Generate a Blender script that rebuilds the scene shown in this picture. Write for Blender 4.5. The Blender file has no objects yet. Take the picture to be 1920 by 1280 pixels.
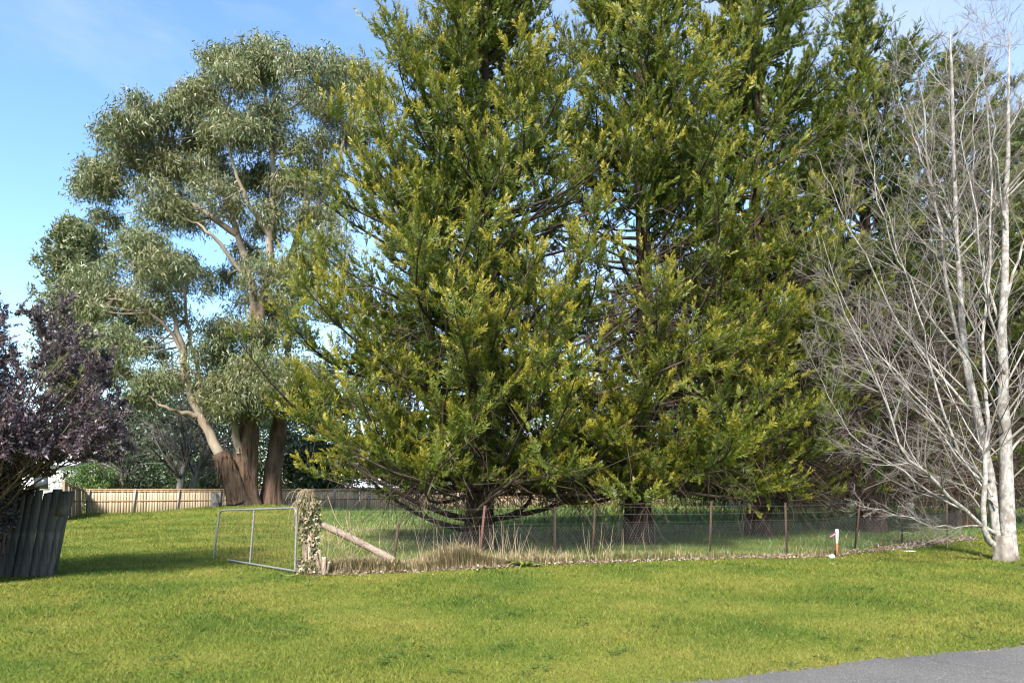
import bpy, math
import numpy as np
from mathutils import Vector

sc = bpy.context.scene
COL = sc.collection
R = math.radians

# ------------------------------------------------------------------ camera, sky, sun, exposure
F, EYE, HOR = 1300.0, 1.65, 905.0          # focal length in photo pixels, eye height, photo row of the horizon
cam_d = bpy.data.cameras.new('camera')
cam_d.sensor_width = 36.0
cam_d.lens = F / 1920.0 * 36.0
cam_d.shift_y = (HOR - 640.0) / 1920.0
cam_d.clip_start, cam_d.clip_end = 0.05, 6000.0
cam = bpy.data.objects.new('camera', cam_d)
cam.location = (0, 0, EYE)
cam.rotation_euler = (R(90), 0, 0)
COL.objects.link(cam)
sc.camera = cam

SUN_DIR = Vector((-0.18, -0.80, 0.66)).normalized()     # towards the sun: behind the camera, a little to the left
elev = math.asin(SUN_DIR.z)
world = bpy.data.worlds.new('World')
sc.world = world
world.use_nodes = True
wn, wl = world.node_tree.nodes, world.node_tree.links
wn.clear()
w_out = wn.new('ShaderNodeOutputWorld')
w_bg = wn.new('ShaderNodeBackground')
w_bg.inputs['Strength'].default_value = 0.082
sky = wn.new('ShaderNodeTexSky')
sky.sky_type = 'NISHITA'
sky.sun_disc = False
sky.sun_elevation = elev
sky.sun_rotation = math.atan2(SUN_DIR.x, SUN_DIR.y)
sky.air_density, sky.dust_density, sky.ozone_density = 1.0, 0.2, 3.5
w_tc = wn.new('ShaderNodeTexCoord')
w_map = wn.new('ShaderNodeMapping')
w_map.inputs['Scale'].default_value = (1.0, 1.0, 2.4)
w_map.inputs['Rotation'].default_value = (0.2, 0.5, 0.4)
w_map.inputs['Location'].default_value = (1.3, 0.4, 0.2)
w_n = wn.new('ShaderNodeTexNoise')
w_n.inputs['Scale'].default_value = 1.7
w_n.inputs['Detail'].default_value = 9.0
w_n.inputs['Roughness'].default_value = 0.55
w_n.inputs['Distortion'].default_value = 0.35
w_r = wn.new('ShaderNodeValToRGB')
w_r.color_ramp.elements[0].position, w_r.color_ramp.elements[0].color = 0.40, (0.0, 0.0, 0.0, 1)
w_r.color_ramp.elements[1].position, w_r.color_ramp.elements[1].color = 0.80, (0.8, 0.8, 0.8, 1)
w_mix = wn.new('ShaderNodeMix')
w_mix.data_type = 'RGBA'
w_mix.inputs['B'].default_value = (2.7, 2.9, 3.2, 1)       # sunlit thin cloud, in the sky texture's own units
wl.new(w_tc.outputs['Generated'], w_map.inputs['Vector'])
wl.new(w_map.outputs['Vector'], w_n.inputs['Vector'])
wl.new(w_n.outputs['Fac'], w_r.inputs['Fac'])
wl.new(w_r.outputs['Color'], w_mix.inputs['Factor'])
w_hs = wn.new('ShaderNodeHueSaturation')
w_hs.inputs['Saturation'].default_value = 1.05
wl.new(sky.outputs['Color'], w_hs.inputs['Color'])
wl.new(w_hs.outputs['Color'], w_mix.inputs['A'])
wl.new(w_mix.outputs['Result'], w_bg.inputs['Color'])
wl.new(w_bg.outputs['Background'], w_out.inputs['Surface'])

sun_d = bpy.data.lights.new('sun', 'SUN')
sun_d.energy, sun_d.angle, sun_d.color = 3.0, R(10.0), (1.0, 0.93, 0.82)
sun = bpy.data.objects.new('sun', sun_d)
sun.rotation_euler = SUN_DIR.to_track_quat('Z', 'Y').to_euler()
sun.location = (-20, -20, 30)
COL.objects.link(sun)

sc.view_settings.view_transform = 'Standard'
sc.view_settings.look = 'None'
sc.view_settings.exposure = 2.2
sc.view_settings.gamma = 1.0
sc.view_settings.use_curve_mapping = False
sc.render.engine = 'CYCLES'
cy = sc.cycles
cy.max_bounces, cy.diffuse_bounces, cy.glossy_bounces, cy.transmission_bounces = 6, 4, 2, 4
cy.use_denoising = True
cy.filter_width = 1.15

# ------------------------------------------------------------------ helpers
def at(px, py, D):
    """point at distance D (metres ahead) that lies in the direction of a photo pixel"""
    return np.array([(px - 960.0) / F * D, D, EYE - (py - HOR) / F * D])

def unit(v):
    return v / np.maximum(np.linalg.norm(v, axis=-1, keepdims=True), 1e-9)

def sstep(a, b, x):
    t = np.clip((x - a) / (b - a), 0, 1)
    return t * t * (3 - 2 * t)

def wob(x, y, s, seed=0.0):
    """cheap smooth 2-D noise in about -1..1"""
    return (np.sin(x * s + seed * 1.7 + 1.3 * np.sin(y * s * 0.83 + seed)) +
            np.sin(y * s * 1.13 - seed * 2.1 + 1.1 * np.sin(x * s * 0.71 + seed * 0.6)) +
            np.sin((x + y) * s * 0.61 + seed * 0.9)) / 3.0

def ground_z(x, y):
    x = np.asarray(x, float); y = np.asarray(y, float)
    z = -0.16 * sstep(20, 42, y)
    z = z + 0.62 * np.exp(-(((x + 13.6) / 5.5) ** 2 + ((y - 36.5) / 4.2) ** 2))
    z = z + 0.05 * sstep(12, 20, y) * sstep(-6, 4, x)
    z = z + 0.02 * wob(x, y, 0.9) * sstep(6.5, 9, y)
    return z

class Geo:
    """collects triangles and quads with two per-vertex numbers (tint, tip)"""
    def __init__(self):
        self.v, self.f3, self.f4, self.a, self.b, self.n = [], [], [], [], [], 0
    def add(self, v, f, tint=0.5, tip=0.0):
        v = np.asarray(v, np.float32).reshape(-1, 3)
        f = np.asarray(f, np.int64)
        m = len(v)
        (self.f3 if f.shape[1] == 3 else self.f4).append(f + self.n)
        self.v.append(v)
        self.a.append(np.broadcast_to(np.asarray(tint, np.float32), (m,)))
        self.b.append(np.broadcast_to(np.asarray(tip, np.float32), (m,)))
        self.n += m
    def box(self, c, s, rz=0.0, tint=0.5, shear=(0, 0)):
        x, y, z = np.array(s) / 2.0
        p = np.array([(i * x, j * y, k * z) for k in (-1, 1) for j in (-1, 1) for i in (-1, 1)])
        p[:, 0] += (p[:, 2] + z) * shear[0]; p[:, 1] += (p[:, 2] + z) * shear[1]
        q = p.copy(); cs, sn = math.cos(rz), math.sin(rz)
        q[:, 0] = p[:, 0] * cs - p[:, 1] * sn; q[:, 1] = p[:, 0] * sn + p[:, 1] * cs
        self.add(q + np.array(c), [(0, 2, 3, 1), (4, 5, 7, 6), (0, 1, 5, 4), (2, 6, 7, 3), (0, 4, 6, 2), (1, 3, 7, 5)], tint)
    def tubes(self, P, rad, sides=5, tint=0.5, tip=0.0, cap=False):
        P = np.asarray(P, float)
        if P.ndim == 2: P = P[None]
        N, K, _ = P.shape
        if N == 0: return
        rad = np.broadcast_to(np.asarray(rad, float), (N, K))
        T = np.empty_like(P)
        T[:, 1:-1] = P[:, 2:] - P[:, :-2]; T[:, 0] = P[:, 1] - P[:, 0]; T[:, -1] = P[:, -1] - P[:, -2]
        T = unit(T)
        mean = unit(P[:, -1] - P[:, 0])
        ref = np.where(np.abs(mean[:, 2:3]) > 0.75, np.array([[1.0, 0.13, 0]]), np.array([[0.07, 0.1, 1.0]]))
        U = unit(np.cross(T, ref[:, None, :])); W = np.cross(T, U)
        ang = np.arange(sides) * 2 * math.pi / sides
        V = P[:, :, None, :] + rad[:, :, None, None] * (U[:, :, None, :] * np.cos(ang)[None, None, :, None] + W[:, :, None, :] * np.sin(ang)[None, None, :, None])
        idx = np.arange(N * K * sides).reshape(N, K, sides)
        nx = np.roll(idx, -1, axis=2)
        Q = np.stack([idx[:, :-1], nx[:, :-1], nx[:, 1:], idx[:, 1:]], axis=-1).reshape(-1, 4)
        t = np.asarray(tint, float)
        if t.ndim == 1: t = np.repeat(t, K * sides)
        tp = np.asarray(tip, float)
        if tp.ndim == 1: tp = np.repeat(tp, K * sides)
        self.add(V, Q, t, tp)
        if cap:
            for i in range(N):
                for k in (0, K - 1):
                    ring = V[i, k]; c = ring.mean(0)
                    j = np.arange(sides)
                    self.add(np.vstack([ring, c]), np.stack([j, (j + 1) % sides, np.full(sides, sides)], 1), float(np.mean(t)))
    def slivers(self, p, d, L, w, rng, tint, tip, kite=False, nrm=None):
        """pointed leaf faces: base p, direction d, length L, width w"""
        n = len(p)
        if n == 0: return
        d = unit(d)
        s = unit(np.cross(d, rng.normal(size=(n, 3)) if nrm is None else nrm))
        L = np.broadcast_to(L, (n,))[:, None]; w = np.broadcast_to(w, (n,))[:, None]
        if kite:
            V = np.stack([p, p + d * L * 0.45 + s * w * 0.5, p + d * L, p + d * L * 0.45 - s * w * 0.5], 1)
            k = 4
        else:
            V = np.stack([p - s * w * 0.5, p + s * w * 0.5, p + d * L], 1)
            k = 3
        self.add(V.reshape(-1, 3), np.arange(n * k).reshape(n, k), np.repeat(np.broadcast_to(tint, (n,)), k), np.repeat(np.broadcast_to(tip, (n,)), k))
    def mesh(self, name, smooth=False):
        me = bpy.data.meshes.new(name)
        v = np.concatenate(self.v).astype(np.float32)
        f3 = np.concatenate(self.f3) if self.f3 else np.zeros((0, 3), np.int64)
        f4 = np.concatenate(self.f4) if self.f4 else np.zeros((0, 4), np.int64)
        me.vertices.add(len(v)); me.vertices.foreach_set('co', v.ravel())
        nl = f3.size + f4.size
        me.loops.add(nl)
        me.loops.foreach_set('vertex_index', np.concatenate([f3.ravel(), f4.ravel()]).astype(np.int32))
        me.polygons.add(len(f3) + len(f4))
        st = np.concatenate([np.arange(len(f3)) * 3, f3.size + np.arange(len(f4)) * 4]).astype(np.int32)
        me.polygons.foreach_set('loop_start', st)
        if smooth:
            me.polygons.foreach_set('use_smooth', np.ones(len(st), bool))
        for nm, arr in (('tint', self.a), ('tip', self.b)):
            at_ = me.attributes.new(nm, 'FLOAT', 'POINT')
            at_.data.foreach_set('value', np.concatenate(arr).astype(np.float32))
        me.update(calc_edges=True)
        return me
    def obj(self, name, mat, parent=None, smooth=False, kind=None):
        return link(name, self.mesh(name, smooth), mat, parent, kind)

def link(name, me, mat=None, parent=None, kind=None):
    o = bpy.data.objects.new(name, me)
    COL.objects.link(o)
    if mat and not me.materials: me.materials.append(mat)
    if parent: o.parent = parent
    if kind: o['kind'] = kind
    return o

def tag(o, label, cat, group=None):
    o['label'], o['category'] = label, cat
    if group: o['group'] = group
    return o

def thing(name, label, cat, loc=(0, 0, 0), group=None, rz=0.0):
    o = bpy.data.objects.new(name, None)
    o.empty_display_size = 0.2
    COL.objects.link(o)
    o.location = loc; o.rotation_euler = (0, 0, rz)
    return tag(o, label, cat, group)

def along(P, s):
    """points and tangents on paths P (N,K,3) at parameters s (N,)"""
    K = P.shape[1]
    u = np.clip(s, 0, 0.9999) * (K - 1)
    i = u.astype(int); f = (u - i)[:, None]
    r = np.arange(len(P))
    a, b = P[r, i], P[r, i + 1]
    return a + (b - a) * f, unit(b - a)

def poly(pts, K):
    """resample a polyline to K points with smoothing"""
    pts = np.asarray(pts, float)
    n = len(pts)
    t = np.linspace(0, n - 1, K)
    i = np.clip(t.astype(int), 0, n - 2); f = (t - i)[:, None]
    p0 = pts[np.maximum(i - 1, 0)]; p1 = pts[i]; p2 = pts[i + 1]; p3 = pts[np.minimum(i + 2, n - 1)]
    return 0.5 * (2 * p1 + (p2 - p0) * f + (2 * p0 - 5 * p1 + 4 * p2 - p3) * f ** 2 + (3 * p1 - p0 - 3 * p2 + p3) * f ** 3)

# ------------------------------------------------------------------ materials
def new_mat(name):
    m = bpy.data.materials.new(name); m.use_nodes = True
    nt = m.node_tree; nt.nodes.clear()
    return m, nt.nodes, nt.links

def ramp(nodes, stops):
    r = nodes.new('ShaderNodeValToRGB')
    e = r.color_ramp.elements
    while len(e) < len(stops): e.new(0.5)
    for k, (p, c) in enumerate(stops):
        e[k].position = p; e[k].color = (*c, 1)
    return r

def mix(nodes, links, fac, a, b, mode='MIX'):
    m = nodes.new('ShaderNodeMix'); m.data_type = 'RGBA'; m.blend_type = mode
    for key, v in (('Factor', fac), ('A', a), ('B', b)):
        if isinstance(v, (int, float)): m.inputs[key].default_value = v
        elif isinstance(v, tuple): m.inputs[key].default_value = (*v, 1)
        else: links.new(v, m.inputs[key])
    return m.outputs['Result']

def noise(nodes, links, scale, detail=3.0, coord='Object', stretch=None, rough=0.5, dist=0.0):
    tc = nodes.new('ShaderNodeTexCoord')
    n = nodes.new('ShaderNodeTexNoise')
    n.inputs['Scale'].default_value = scale; n.inputs['Detail'].default_value = detail
    n.inputs['Roughness'].default_value = rough; n.inputs['Distortion'].default_value = dist
    src = tc.outputs[coord]
    if coord == 'Position':
        pass
    if stretch:
        mp = nodes.new('ShaderNodeMapping'); mp.inputs['Scale'].default_value = stretch
        links.new(src, mp.inputs['Vector']); src = mp.outputs['Vector']
    links.new(src, n.inputs['Vector'])
    return n.outputs['Fac']

def finish(m, nodes, links, color, rough=0.85, bump=None, strength=0.3, dist=0.02, spec=0.2, metal=0.0):
    b = nodes.new('ShaderNodeBsdfPrincipled'); o = nodes.new('ShaderNodeOutputMaterial')
    if isinstance(color, tuple): b.inputs['Base Color'].default_value = (*color, 1)
    else: links.new(color, b.inputs['Base Color'])
    b.inputs['Roughness'].default_value = rough
    b.inputs['Specular IOR Level'].default_value = spec
    b.inputs['Metallic'].default_value = metal
    if bump is not None:
        bp = nodes.new('ShaderNodeBump'); bp.inputs['Strength'].default_value = strength; bp.inputs['Distance'].default_value = dist
        links.new(bump, bp.inputs['Height']); links.new(bp.outputs['Normal'], b.inputs['Normal'])
    links.new(b.outputs['BSDF'], o.inputs['Surface'])
    return m

def attr(nodes, name):
    a = nodes.new('ShaderNodeAttribute'); a.attribute_name = name
    return a.outputs['Fac']

def leaf_mat(name, dark, mid, tipc, trans=0.35, gloss=0.06, patch=0.0, patchc=(0.1, 0.1, 0.03), patch_scale=0.5):
    """foliage: colour runs from dark to mid by each leaf's tint and to tipc by its tip value; light also passes through"""
    m, n, l = new_mat(name)
    c = mix(n, l, attr(n, 'tint'), dark, mid)
    c = mix(n, l, attr(n, 'tip'), c, tipc)
    if patch:
        nz = noise(n, l, patch_scale, 2.0)
        rp = ramp(n, [(0.45, (0, 0, 0)), (0.7, (patch, patch, patch))]); l.new(nz, rp.inputs['Fac'])
        c = mix(n, l, rp.outputs['Color'], c, patchc)
    d = n.new('ShaderNodeBsdfDiffuse'); t = n.new('ShaderNodeBsdfTranslucent'); g = n.new('ShaderNodeBsdfGlossy')
    g.inputs['Roughness'].default_value = 0.45
    g.inputs['Color'].default_value = (0.8, 0.85, 0.9, 1)
    ms = n.new('ShaderNodeMixShader'); ms.inputs[0].default_value = trans
    mg = n.new('ShaderNodeMixShader'); mg.inputs[0].default_value = gloss
    o = n.new('ShaderNodeOutputMaterial')
    l.new(c, d.inputs['Color']); l.new(c, t.inputs['Color'])
    l.new(d.outputs[0], ms.inputs[1]); l.new(t.outputs[0], ms.inputs[2])
    l.new(ms.outputs[0], mg.inputs[1]); l.new(g.outputs[0], mg.inputs[2])
    l.new(mg.outputs[0], o.inputs['Surface'])
    return m

def bark_mat(name, c1, c2, scale=6.0, stretch=(1, 1, 0.15), bump=0.6, bd=0.03, c3=None, rough=0.9):
    m, n, l = new_mat(name)
    nz = noise(n, l, scale, 5.0, stretch=stretch, rough=0.6, dist=0.3)
    rp = ramp(n, [(0.3, c1), (0.7, c2)]); l.new(nz, rp.inputs['Fac'])
    c = rp.outputs['Color']
    if c3:
        n2 = noise(n, l, scale * 0.35, 4.0)
        r2 = ramp(n, [(0.5, (0, 0, 0)), (0.62, (1, 1, 1))]); l.new(n2, r2.inputs['Fac'])
        c = mix(n, l, r2.outputs['Color'], c, c3)
    return finish(m, n, l, c, rough, nz, bump, bd, 0.1)

def wood_mat(name, c1, c2, c3, grain=(60, 60, 2.0), rough=0.85):
    m, n, l = new_mat(name)
    nz = noise(n, l, 1.0, 4.0, stretch=grain, rough=0.6)
    rp = ramp(n, [(0.3, c1), (0.7, c2)]); l.new(nz, rp.inputs['Fac'])
    oi = n.new('ShaderNodeObjectInfo')
    r2 = ramp(n, [(0.0, (0.75, 0.75, 0.75)), (1.0, (1.15, 1.12, 1.08))]); l.new(oi.outputs['Random'], r2.inputs['Fac'])
    c = mix(n, l, 1.0, rp.outputs['Color'], r2.outputs['Color'], 'MULTIPLY')
    n2 = noise(n, l, 3.0, 3.0)
    r3 = ramp(n, [(0.5, (0, 0, 0)), (0.75, (0.7, 0.7, 0.7))]); l.new(n2, r3.inputs['Fac'])
    c = mix(n, l, r3.outputs['Color'], c, c3)
    return finish(m, n, l, c, rough, nz, 0.4, 0.006, 0.15)

def flat_mat(name, c, rough=0.7, metal=0.0, var=0.15, scale=20.0, spec=0.3):
    m, n, l = new_mat(name)
    nz = noise(n, l, scale, 3.0)
    a = tuple(x * (1 - var) for x in c); b = tuple(min(1, x * (1 + var)) for x in c)
    rp = ramp(n, [(0.3, a), (0.7, b)]); l.new(nz, rp.inputs['Fac'])
    return finish(m, n, l, rp.outputs['Color'], rough, None, metal=metal, spec=spec)

def lawn_color(n, l, tint=None):
    """patchy lawn: green, yellow-green and worn straw patches, by place on the ground"""
    tc = n.new('ShaderNodeNewGeometry')
    def nz(scale, detail, off):
        mp = n.new('ShaderNodeMapping'); mp.inputs['Location'].default_value = (off, off * 0.7, 0); mp.inputs['Scale'].default_value = (1, 1, 0.0)
        t = n.new('ShaderNodeTexNoise'); t.inputs['Scale'].default_value = scale; t.inputs['Detail'].default_value = detail
        l.new(tc.outputs['Position'], mp.inputs['Vector']); l.new(mp.outputs['Vector'], t.inputs['Vector'])
        return t.outputs['Fac']
    r1 = ramp(n, [(0.34, (0.083, 0.130, 0.025)), (0.5, (0.132, 0.166, 0.032)), (0.66, (0.190, 0.198, 0.046))]); l.new(nz(0.55, 5.0, 3.0), r1.inputs['Fac'])
    r2 = ramp(n, [(0.60, (0, 0, 0)), (0.75, (0.55, 0.55, 0.55))]); l.new(nz(1.6, 4.0, 11.0), r2.inputs['Fac'])
    c = mix(n, l, r2.outputs['Color'], r1.outputs['Color'], (0.22, 0.19, 0.05))
    r3 = ramp(n, [(0.62, (0, 0, 0)), (0.74, (0.5, 0.5, 0.5))]); l.new(nz(2.3, 3.0, 27.0), r3.inputs['Fac'])
    c = mix(n, l, r3.outputs['Color'], c, (0.04, 0.085, 0.012))
    return c

def lawn_blade_mat():
    m, n, l = new_mat('lawn_blade')
    c = lawn_color(n, l)
    r = ramp(n, [(0.0, (0.5, 0.55, 0.45)), (0.5, (1.0, 1.0, 1.0)), (1.0, (1.55, 1.45, 1.6))]); l.new(attr(n, 'tint'), r.inputs['Fac'])
    c = mix(n, l, 1.0, c, r.outputs['Color'], 'MULTIPLY')
    c = mix(n, l, attr(n, 'tip'), c, (0.30, 0.25, 0.09))
    d = n.new('ShaderNodeBsdfDiffuse'); t = n.new('ShaderNodeBsdfTranslucent'); ms = n.new('ShaderNodeMixShader'); ms.inputs[0].default_value = 0.35
    o = n.new('ShaderNodeOutputMaterial')
    l.new(c, d.inputs['Color']); l.new(c, t.inputs['Color']); l.new(d.outputs[0], ms.inputs[1]); l.new(t.outputs[0], ms.inputs[2]); l.new(ms.outputs[0], o.inputs['Surface'])
    return m

def ground_mat():
    m, n, l = new_mat('ground_turf')
    c = lawn_color(n, l)
    tc = n.new('ShaderNodeNewGeometry')
    t = n.new('ShaderNodeTexNoise'); t.inputs['Scale'].default_value = 38.0; t.inputs['Detail'].default_value = 4.0
    l.new(tc.outputs['Position'], t.inputs['Vector'])
    r = ramp(n, [(0.3, (0.5, 0.5, 0.45)), (0.7, (1.05, 1.0, 0.95))]); l.new(t.outputs['Fac'], r.inputs['Fac'])
    c = mix(n, l, 1.0, c, r.outputs['Color'], 'MULTIPLY')
    return finish(m, n, l, c, 0.95, t.outputs['Fac'], 0.5, 0.02, 0.05)

def road_mat():
    m, n, l = new_mat('asphalt')
    fine = noise(n, l, 70.0, 4.0, rough=0.75)
    big = noise(n, l, 0.8, 4.0)
    r1 = ramp(n, [(0.35, (0.045, 0.044, 0.043)), (0.58, (0.13, 0.128, 0.124)), (0.72, (0.34, 0.33, 0.32))]); l.new(fine, r1.inputs['Fac'])
    r2 = ramp(n, [(0.35, (0.8, 0.8, 0.82)), (0.65, (1.12, 1.1, 1.08))]); l.new(big, r2.inputs['Fac'])
    c = mix(n, l, 1.0, r1.outputs['Color'], r2.outputs['Color'], 'MULTIPLY')
    tc = n.new('ShaderNodeTexCoord'); vo = n.new('ShaderNodeTexVoronoi'); vo.feature = 'DISTANCE_TO_EDGE'; vo.inputs['Scale'].default_value = 0.7
    dn = n.new('ShaderNodeTexNoise'); dn.inputs['Scale'].default_value = 3.0; dn.inputs['Detail'].default_value = 5.0
    ad = n.new('ShaderNodeMix'); ad.data_type = 'RGBA'; ad.inputs['Factor'].default_value = 0.25
    l.new(tc.outputs['Object'], dn.inputs['Vector']); l.new(tc.outputs['Object'], ad.inputs['A']); l.new(dn.outputs['Color'], ad.inputs['B']); l.new(ad.outputs['Result'], vo.inputs['Vector'])
    r4 = ramp(n, [(0.0, (0.8, 0.8, 0.8)), (0.008, (1, 1, 1))]); l.new(vo.outputs['Distance'], r4.inputs['Fac'])
    c = mix(n, l, 1.0, c, r4.outputs['Color'], 'MULTIPLY')
    return finish(m, n, l, c, 0.9, fine, 0.5, 0.006, 0.2)

M = {}
M['ground'] = ground_mat()
M['road'] = road_mat()
M['lawn'] = lawn_blade_mat()
M['paddock'] = leaf_mat('paddock_blade', (0.050, 0.105, 0.026), (0.105, 0.175, 0.040), (0.32, 0.28, 0.13), 0.35, 0.03)
M['dry_grass'] = leaf_mat('dry_grass_blade', (0.25, 0.19, 0.10), (0.50, 0.40, 0.25), (0.14, 0.17, 0.04), 0.4, 0.03)
M['litter'] = leaf_mat('fallen_leaf', (0.11, 0.072, 0.048), (0.30, 0.225, 0.165), (0.42, 0.35, 0.27), 0.1, 0.04)
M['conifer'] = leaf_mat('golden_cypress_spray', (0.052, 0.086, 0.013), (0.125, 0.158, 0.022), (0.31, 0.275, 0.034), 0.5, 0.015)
M['conifer_dark'] = leaf_mat('dark_cypress_spray', (0.030, 0.055, 0.012), (0.080, 0.112, 0.020), (0.17, 0.16, 0.025), 0.42, 0.015)
M['conifer_bark'] = bark_mat('cypress_bark', (0.028, 0.019, 0.014), (0.095, 0.066, 0.049), 9.0, (1, 1, 0.12))
M['conifer_branch'] = bark_mat('cypress_branch', (0.030, 0.024, 0.019), (0.085, 0.067, 0.053), 9.0, (1, 1, 0.5), 0.3)
M['dead_twig'] = leaf_mat('dead_twig', (0.040, 0.029, 0.022), (0.115, 0.085, 0.062), (0.3, 0.25, 0.2), 0.0, 0.02)
M['gum_leaf'] = leaf_mat('gum_leaf', (0.062, 0.084, 0.034), (0.165, 0.195, 0.085), (0.23, 0.20, 0.08), 0.3, 0.035, 0.5, (0.16, 0.14, 0.045), 0.35)
M['gum_bark'] = bark_mat('gum_rough_bark', (0.035, 0.022, 0.016), (0.15, 0.098, 0.068), 4.0, (1.5, 1.5, 0.16), 1.0, 0.08, (0.115, 0.08, 0.058))
M['gum_limb'] = bark_mat('gum_smooth_bark', (0.15, 0.12, 0.088), (0.31, 0.265, 0.205), 2.5, (1, 1, 0.3), 0.2, 0.02, (0.20, 0.15, 0.11))
M['gum_twig'] = bark_mat('gum_twig_bark', (0.12, 0.10, 0.08), (0.26, 0.225, 0.18), 3.0, (1, 1, 0.5), 0.2)
M['purple'] = leaf_mat('purple_leaf', (0.030, 0.022, 0.028), (0.108, 0.078, 0.096), (0.21, 0.14, 0.14), 0.3, 0.04, 0.4, (0.05, 0.06, 0.02), 0.6)
M['purple_wood'] = bark_mat('purple_shrub_wood', (0.06, 0.043, 0.032), (0.15, 0.11, 0.08), 12.0, (1, 1, 0.5), 0.3)
M['birch'] = bark_mat('birch_bark', (0.15, 0.14, 0.13), (0.40, 0.385, 0.36), 16.0, (1.3, 1.3, 0.6), 0.5, 0.012, (0.17, 0.15, 0.13))
M['birch_base'] = bark_mat('birch_base_bark', (0.11, 0.095, 0.083), (0.32, 0.29, 0.26), 6.0, (1, 1, 0.7), 0.6, 0.03, (0.12, 0.09, 0.07))
M['birch_twig'] = leaf_mat('birch_twig', (0.085, 0.066, 0.056), (0.25, 0.23, 0.205), (0.55, 0.53, 0.49), 0.0, 0.05)
M['tan_wood'] = wood_mat('pine_paling', (0.34, 0.265, 0.18), (0.50, 0.41, 0.30), (0.27, 0.185, 0.11))
M['tan_rail'] = wood_mat('pine_rail', (0.28, 0.18, 0.10), (0.40, 0.27, 0.16), (0.22, 0.14, 0.07), (2, 60, 60))
M['dark_wood'] = wood_mat('weathered_paling', (0.045, 0.042, 0.040), (0.135, 0.128, 0.120), (0.19, 0.18, 0.16))
M['log'] = wood_mat('weathered_log', (0.16, 0.12, 0.095), (0.42, 0.34, 0.28), (0.12, 0.09, 0.07), (3, 40, 40))
M['old_post'] = wood_mat('old_post', (0.17, 0.13, 0.10), (0.36, 0.29, 0.23), (0.12, 0.09, 0.07))
M['galv'] = flat_mat('galvanised_steel', (0.19, 0.193, 0.196), 0.5, 0.3, 0.25, 30.0)
M['wire'] = flat_mat('fence_wire', (0.2, 0.2, 0.2), 0.6, 0.2)
M['netting'] = flat_mat('fence_netting', (0.13, 0.13, 0.13), 0.6, 0.2)
M['rust'] = flat_mat('rusty_steel', (0.060, 0.038, 0.028), 0.85, 0.0, 0.4, 40.0)
M['rust_wire'] = flat_mat('rusty_wire', (0.16, 0.10, 0.055), 0.85, 0.0, 0.3, 40.0)
M['redpost'] = flat_mat('red_oxide_steel', (0.13, 0.06, 0.048), 0.8, 0.0, 0.3, 40.0)
M['white_paint'] = flat_mat('white_paint', (0.80, 0.79, 0.77), 0.6, 0.0, 0.06)
M['black_paint'] = flat_mat('black_mark', (0.03, 0.03, 0.03), 0.7)
M['stake'] = wood_mat('hardwood_stake', (0.20, 0.085, 0.04), (0.32, 0.15, 0.07), (0.16, 0.07, 0.04))
M['pink'] = flat_mat('pink_ribbon', (0.80, 0.13, 0.36), 0.5, 0.0, 0.1)
M['stone'] = flat_mat('pale_stone', (0.55, 0.54, 0.52), 0.9, 0.0, 0.2, 12.0)
M['rock'] = flat_mat('grey_rock', (0.13, 0.12, 0.108), 0.95, 0.0, 0.35, 5.0)
M['gravel'] = flat_mat('grit', (0.13, 0.115, 0.097), 0.95, 0.0, 0.5, 60.0)
M['weed'] = leaf_mat('weed_leaf', (0.035, 0.075, 0.018), (0.08, 0.13, 0.03), (0.1, 0.1, 0.03), 0.3, 0.03)
M['sawn'] = flat_mat('sawn_timber', (0.72, 0.62, 0.45), 0.8, 0.0, 0.12, 25.0)
M['ivy'] = leaf_mat('ivy_leaf', (0.05, 0.075, 0.02), (0.11, 0.14, 0.035), (0.34, 0.27, 0.17), 0.2, 0.07)
M['strap'] = leaf_mat('strap_leaf', (0.06, 0.12, 0.02), (0.14, 0.22, 0.035), (0.35, 0.36, 0.06), 0.35, 0.08)
M['hedge'] = leaf_mat('dark_evergreen_leaf', (0.016, 0.032, 0.012), (0.048, 0.082, 0.024), (0.10, 0.13, 0.035), 0.25, 0.06)
M['grey_bark'] = bark_mat('grey_lichen_bark', (0.07, 0.065, 0.06), (0.19, 0.178, 0.165), 5.0, (1, 1, 0.4), 0.5)
M['grey_twig'] = leaf_mat('grey_bare_twig', (0.045, 0.038, 0.033), (0.13, 0.12, 0.11), (0.35, 0.33, 0.3), 0.0, 0.03)
M['house_wall'] = flat_mat('white_weatherboard', (0.70, 0.70, 0.69), 0.7, 0.0, 0.05)
M['house_roof'] = flat_mat('pale_steel_roof', (0.50, 0.52, 0.54), 0.5, 0.1, 0.08)
M['glass'] = flat_mat('dark_window', (0.03, 0.035, 0.04), 0.15, 0.0, 0.1, 3.0, 0.6)

# ------------------------------------------------------------------ setting: ground, road
def sheet(name, xs, ys, mat, zf):
    g = Geo()
    X, Y = np.meshgrid(xs, ys)
    V = np.stack([X.ravel(), Y.ravel(), zf(X, Y).ravel()], 1)
    nx, ny = len(xs), len(ys)
    i = np.arange(nx - 1)[None, :] + np.arange(ny - 1)[:, None] * nx
    Q = np.stack([i, i + 1, i + nx + 1, i + nx], -1).reshape(-1, 4)
    g.add(V, Q)
    return g.obj(name, mat, smooth=True)

xs = np.concatenate([[-2500, -900, -400, -160, -80], np.arange(-50, 50.1, 1.0), [80, 160, 400, 900, 2500]])
ys = np.concatenate([[-600, -200, -60, -20], np.arange(-6, 60.1, 1.0), [75, 110, 200, 500, 1200, 3000]])
ground = sheet('ground', xs, ys, M['ground'], ground_z)
ground['kind'] = 'structure'

def road_edge(x):
    return 5.72 + (x - 1.41) * 0.348 + 0.035 * np.sin(x * 2.3) + 0.025 * np.sin(x * 5.9 + 1.0) + 0.012 * np.sin(x * 17.0) + 0.008 * np.sin(x * 31.0 + 2)

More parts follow.
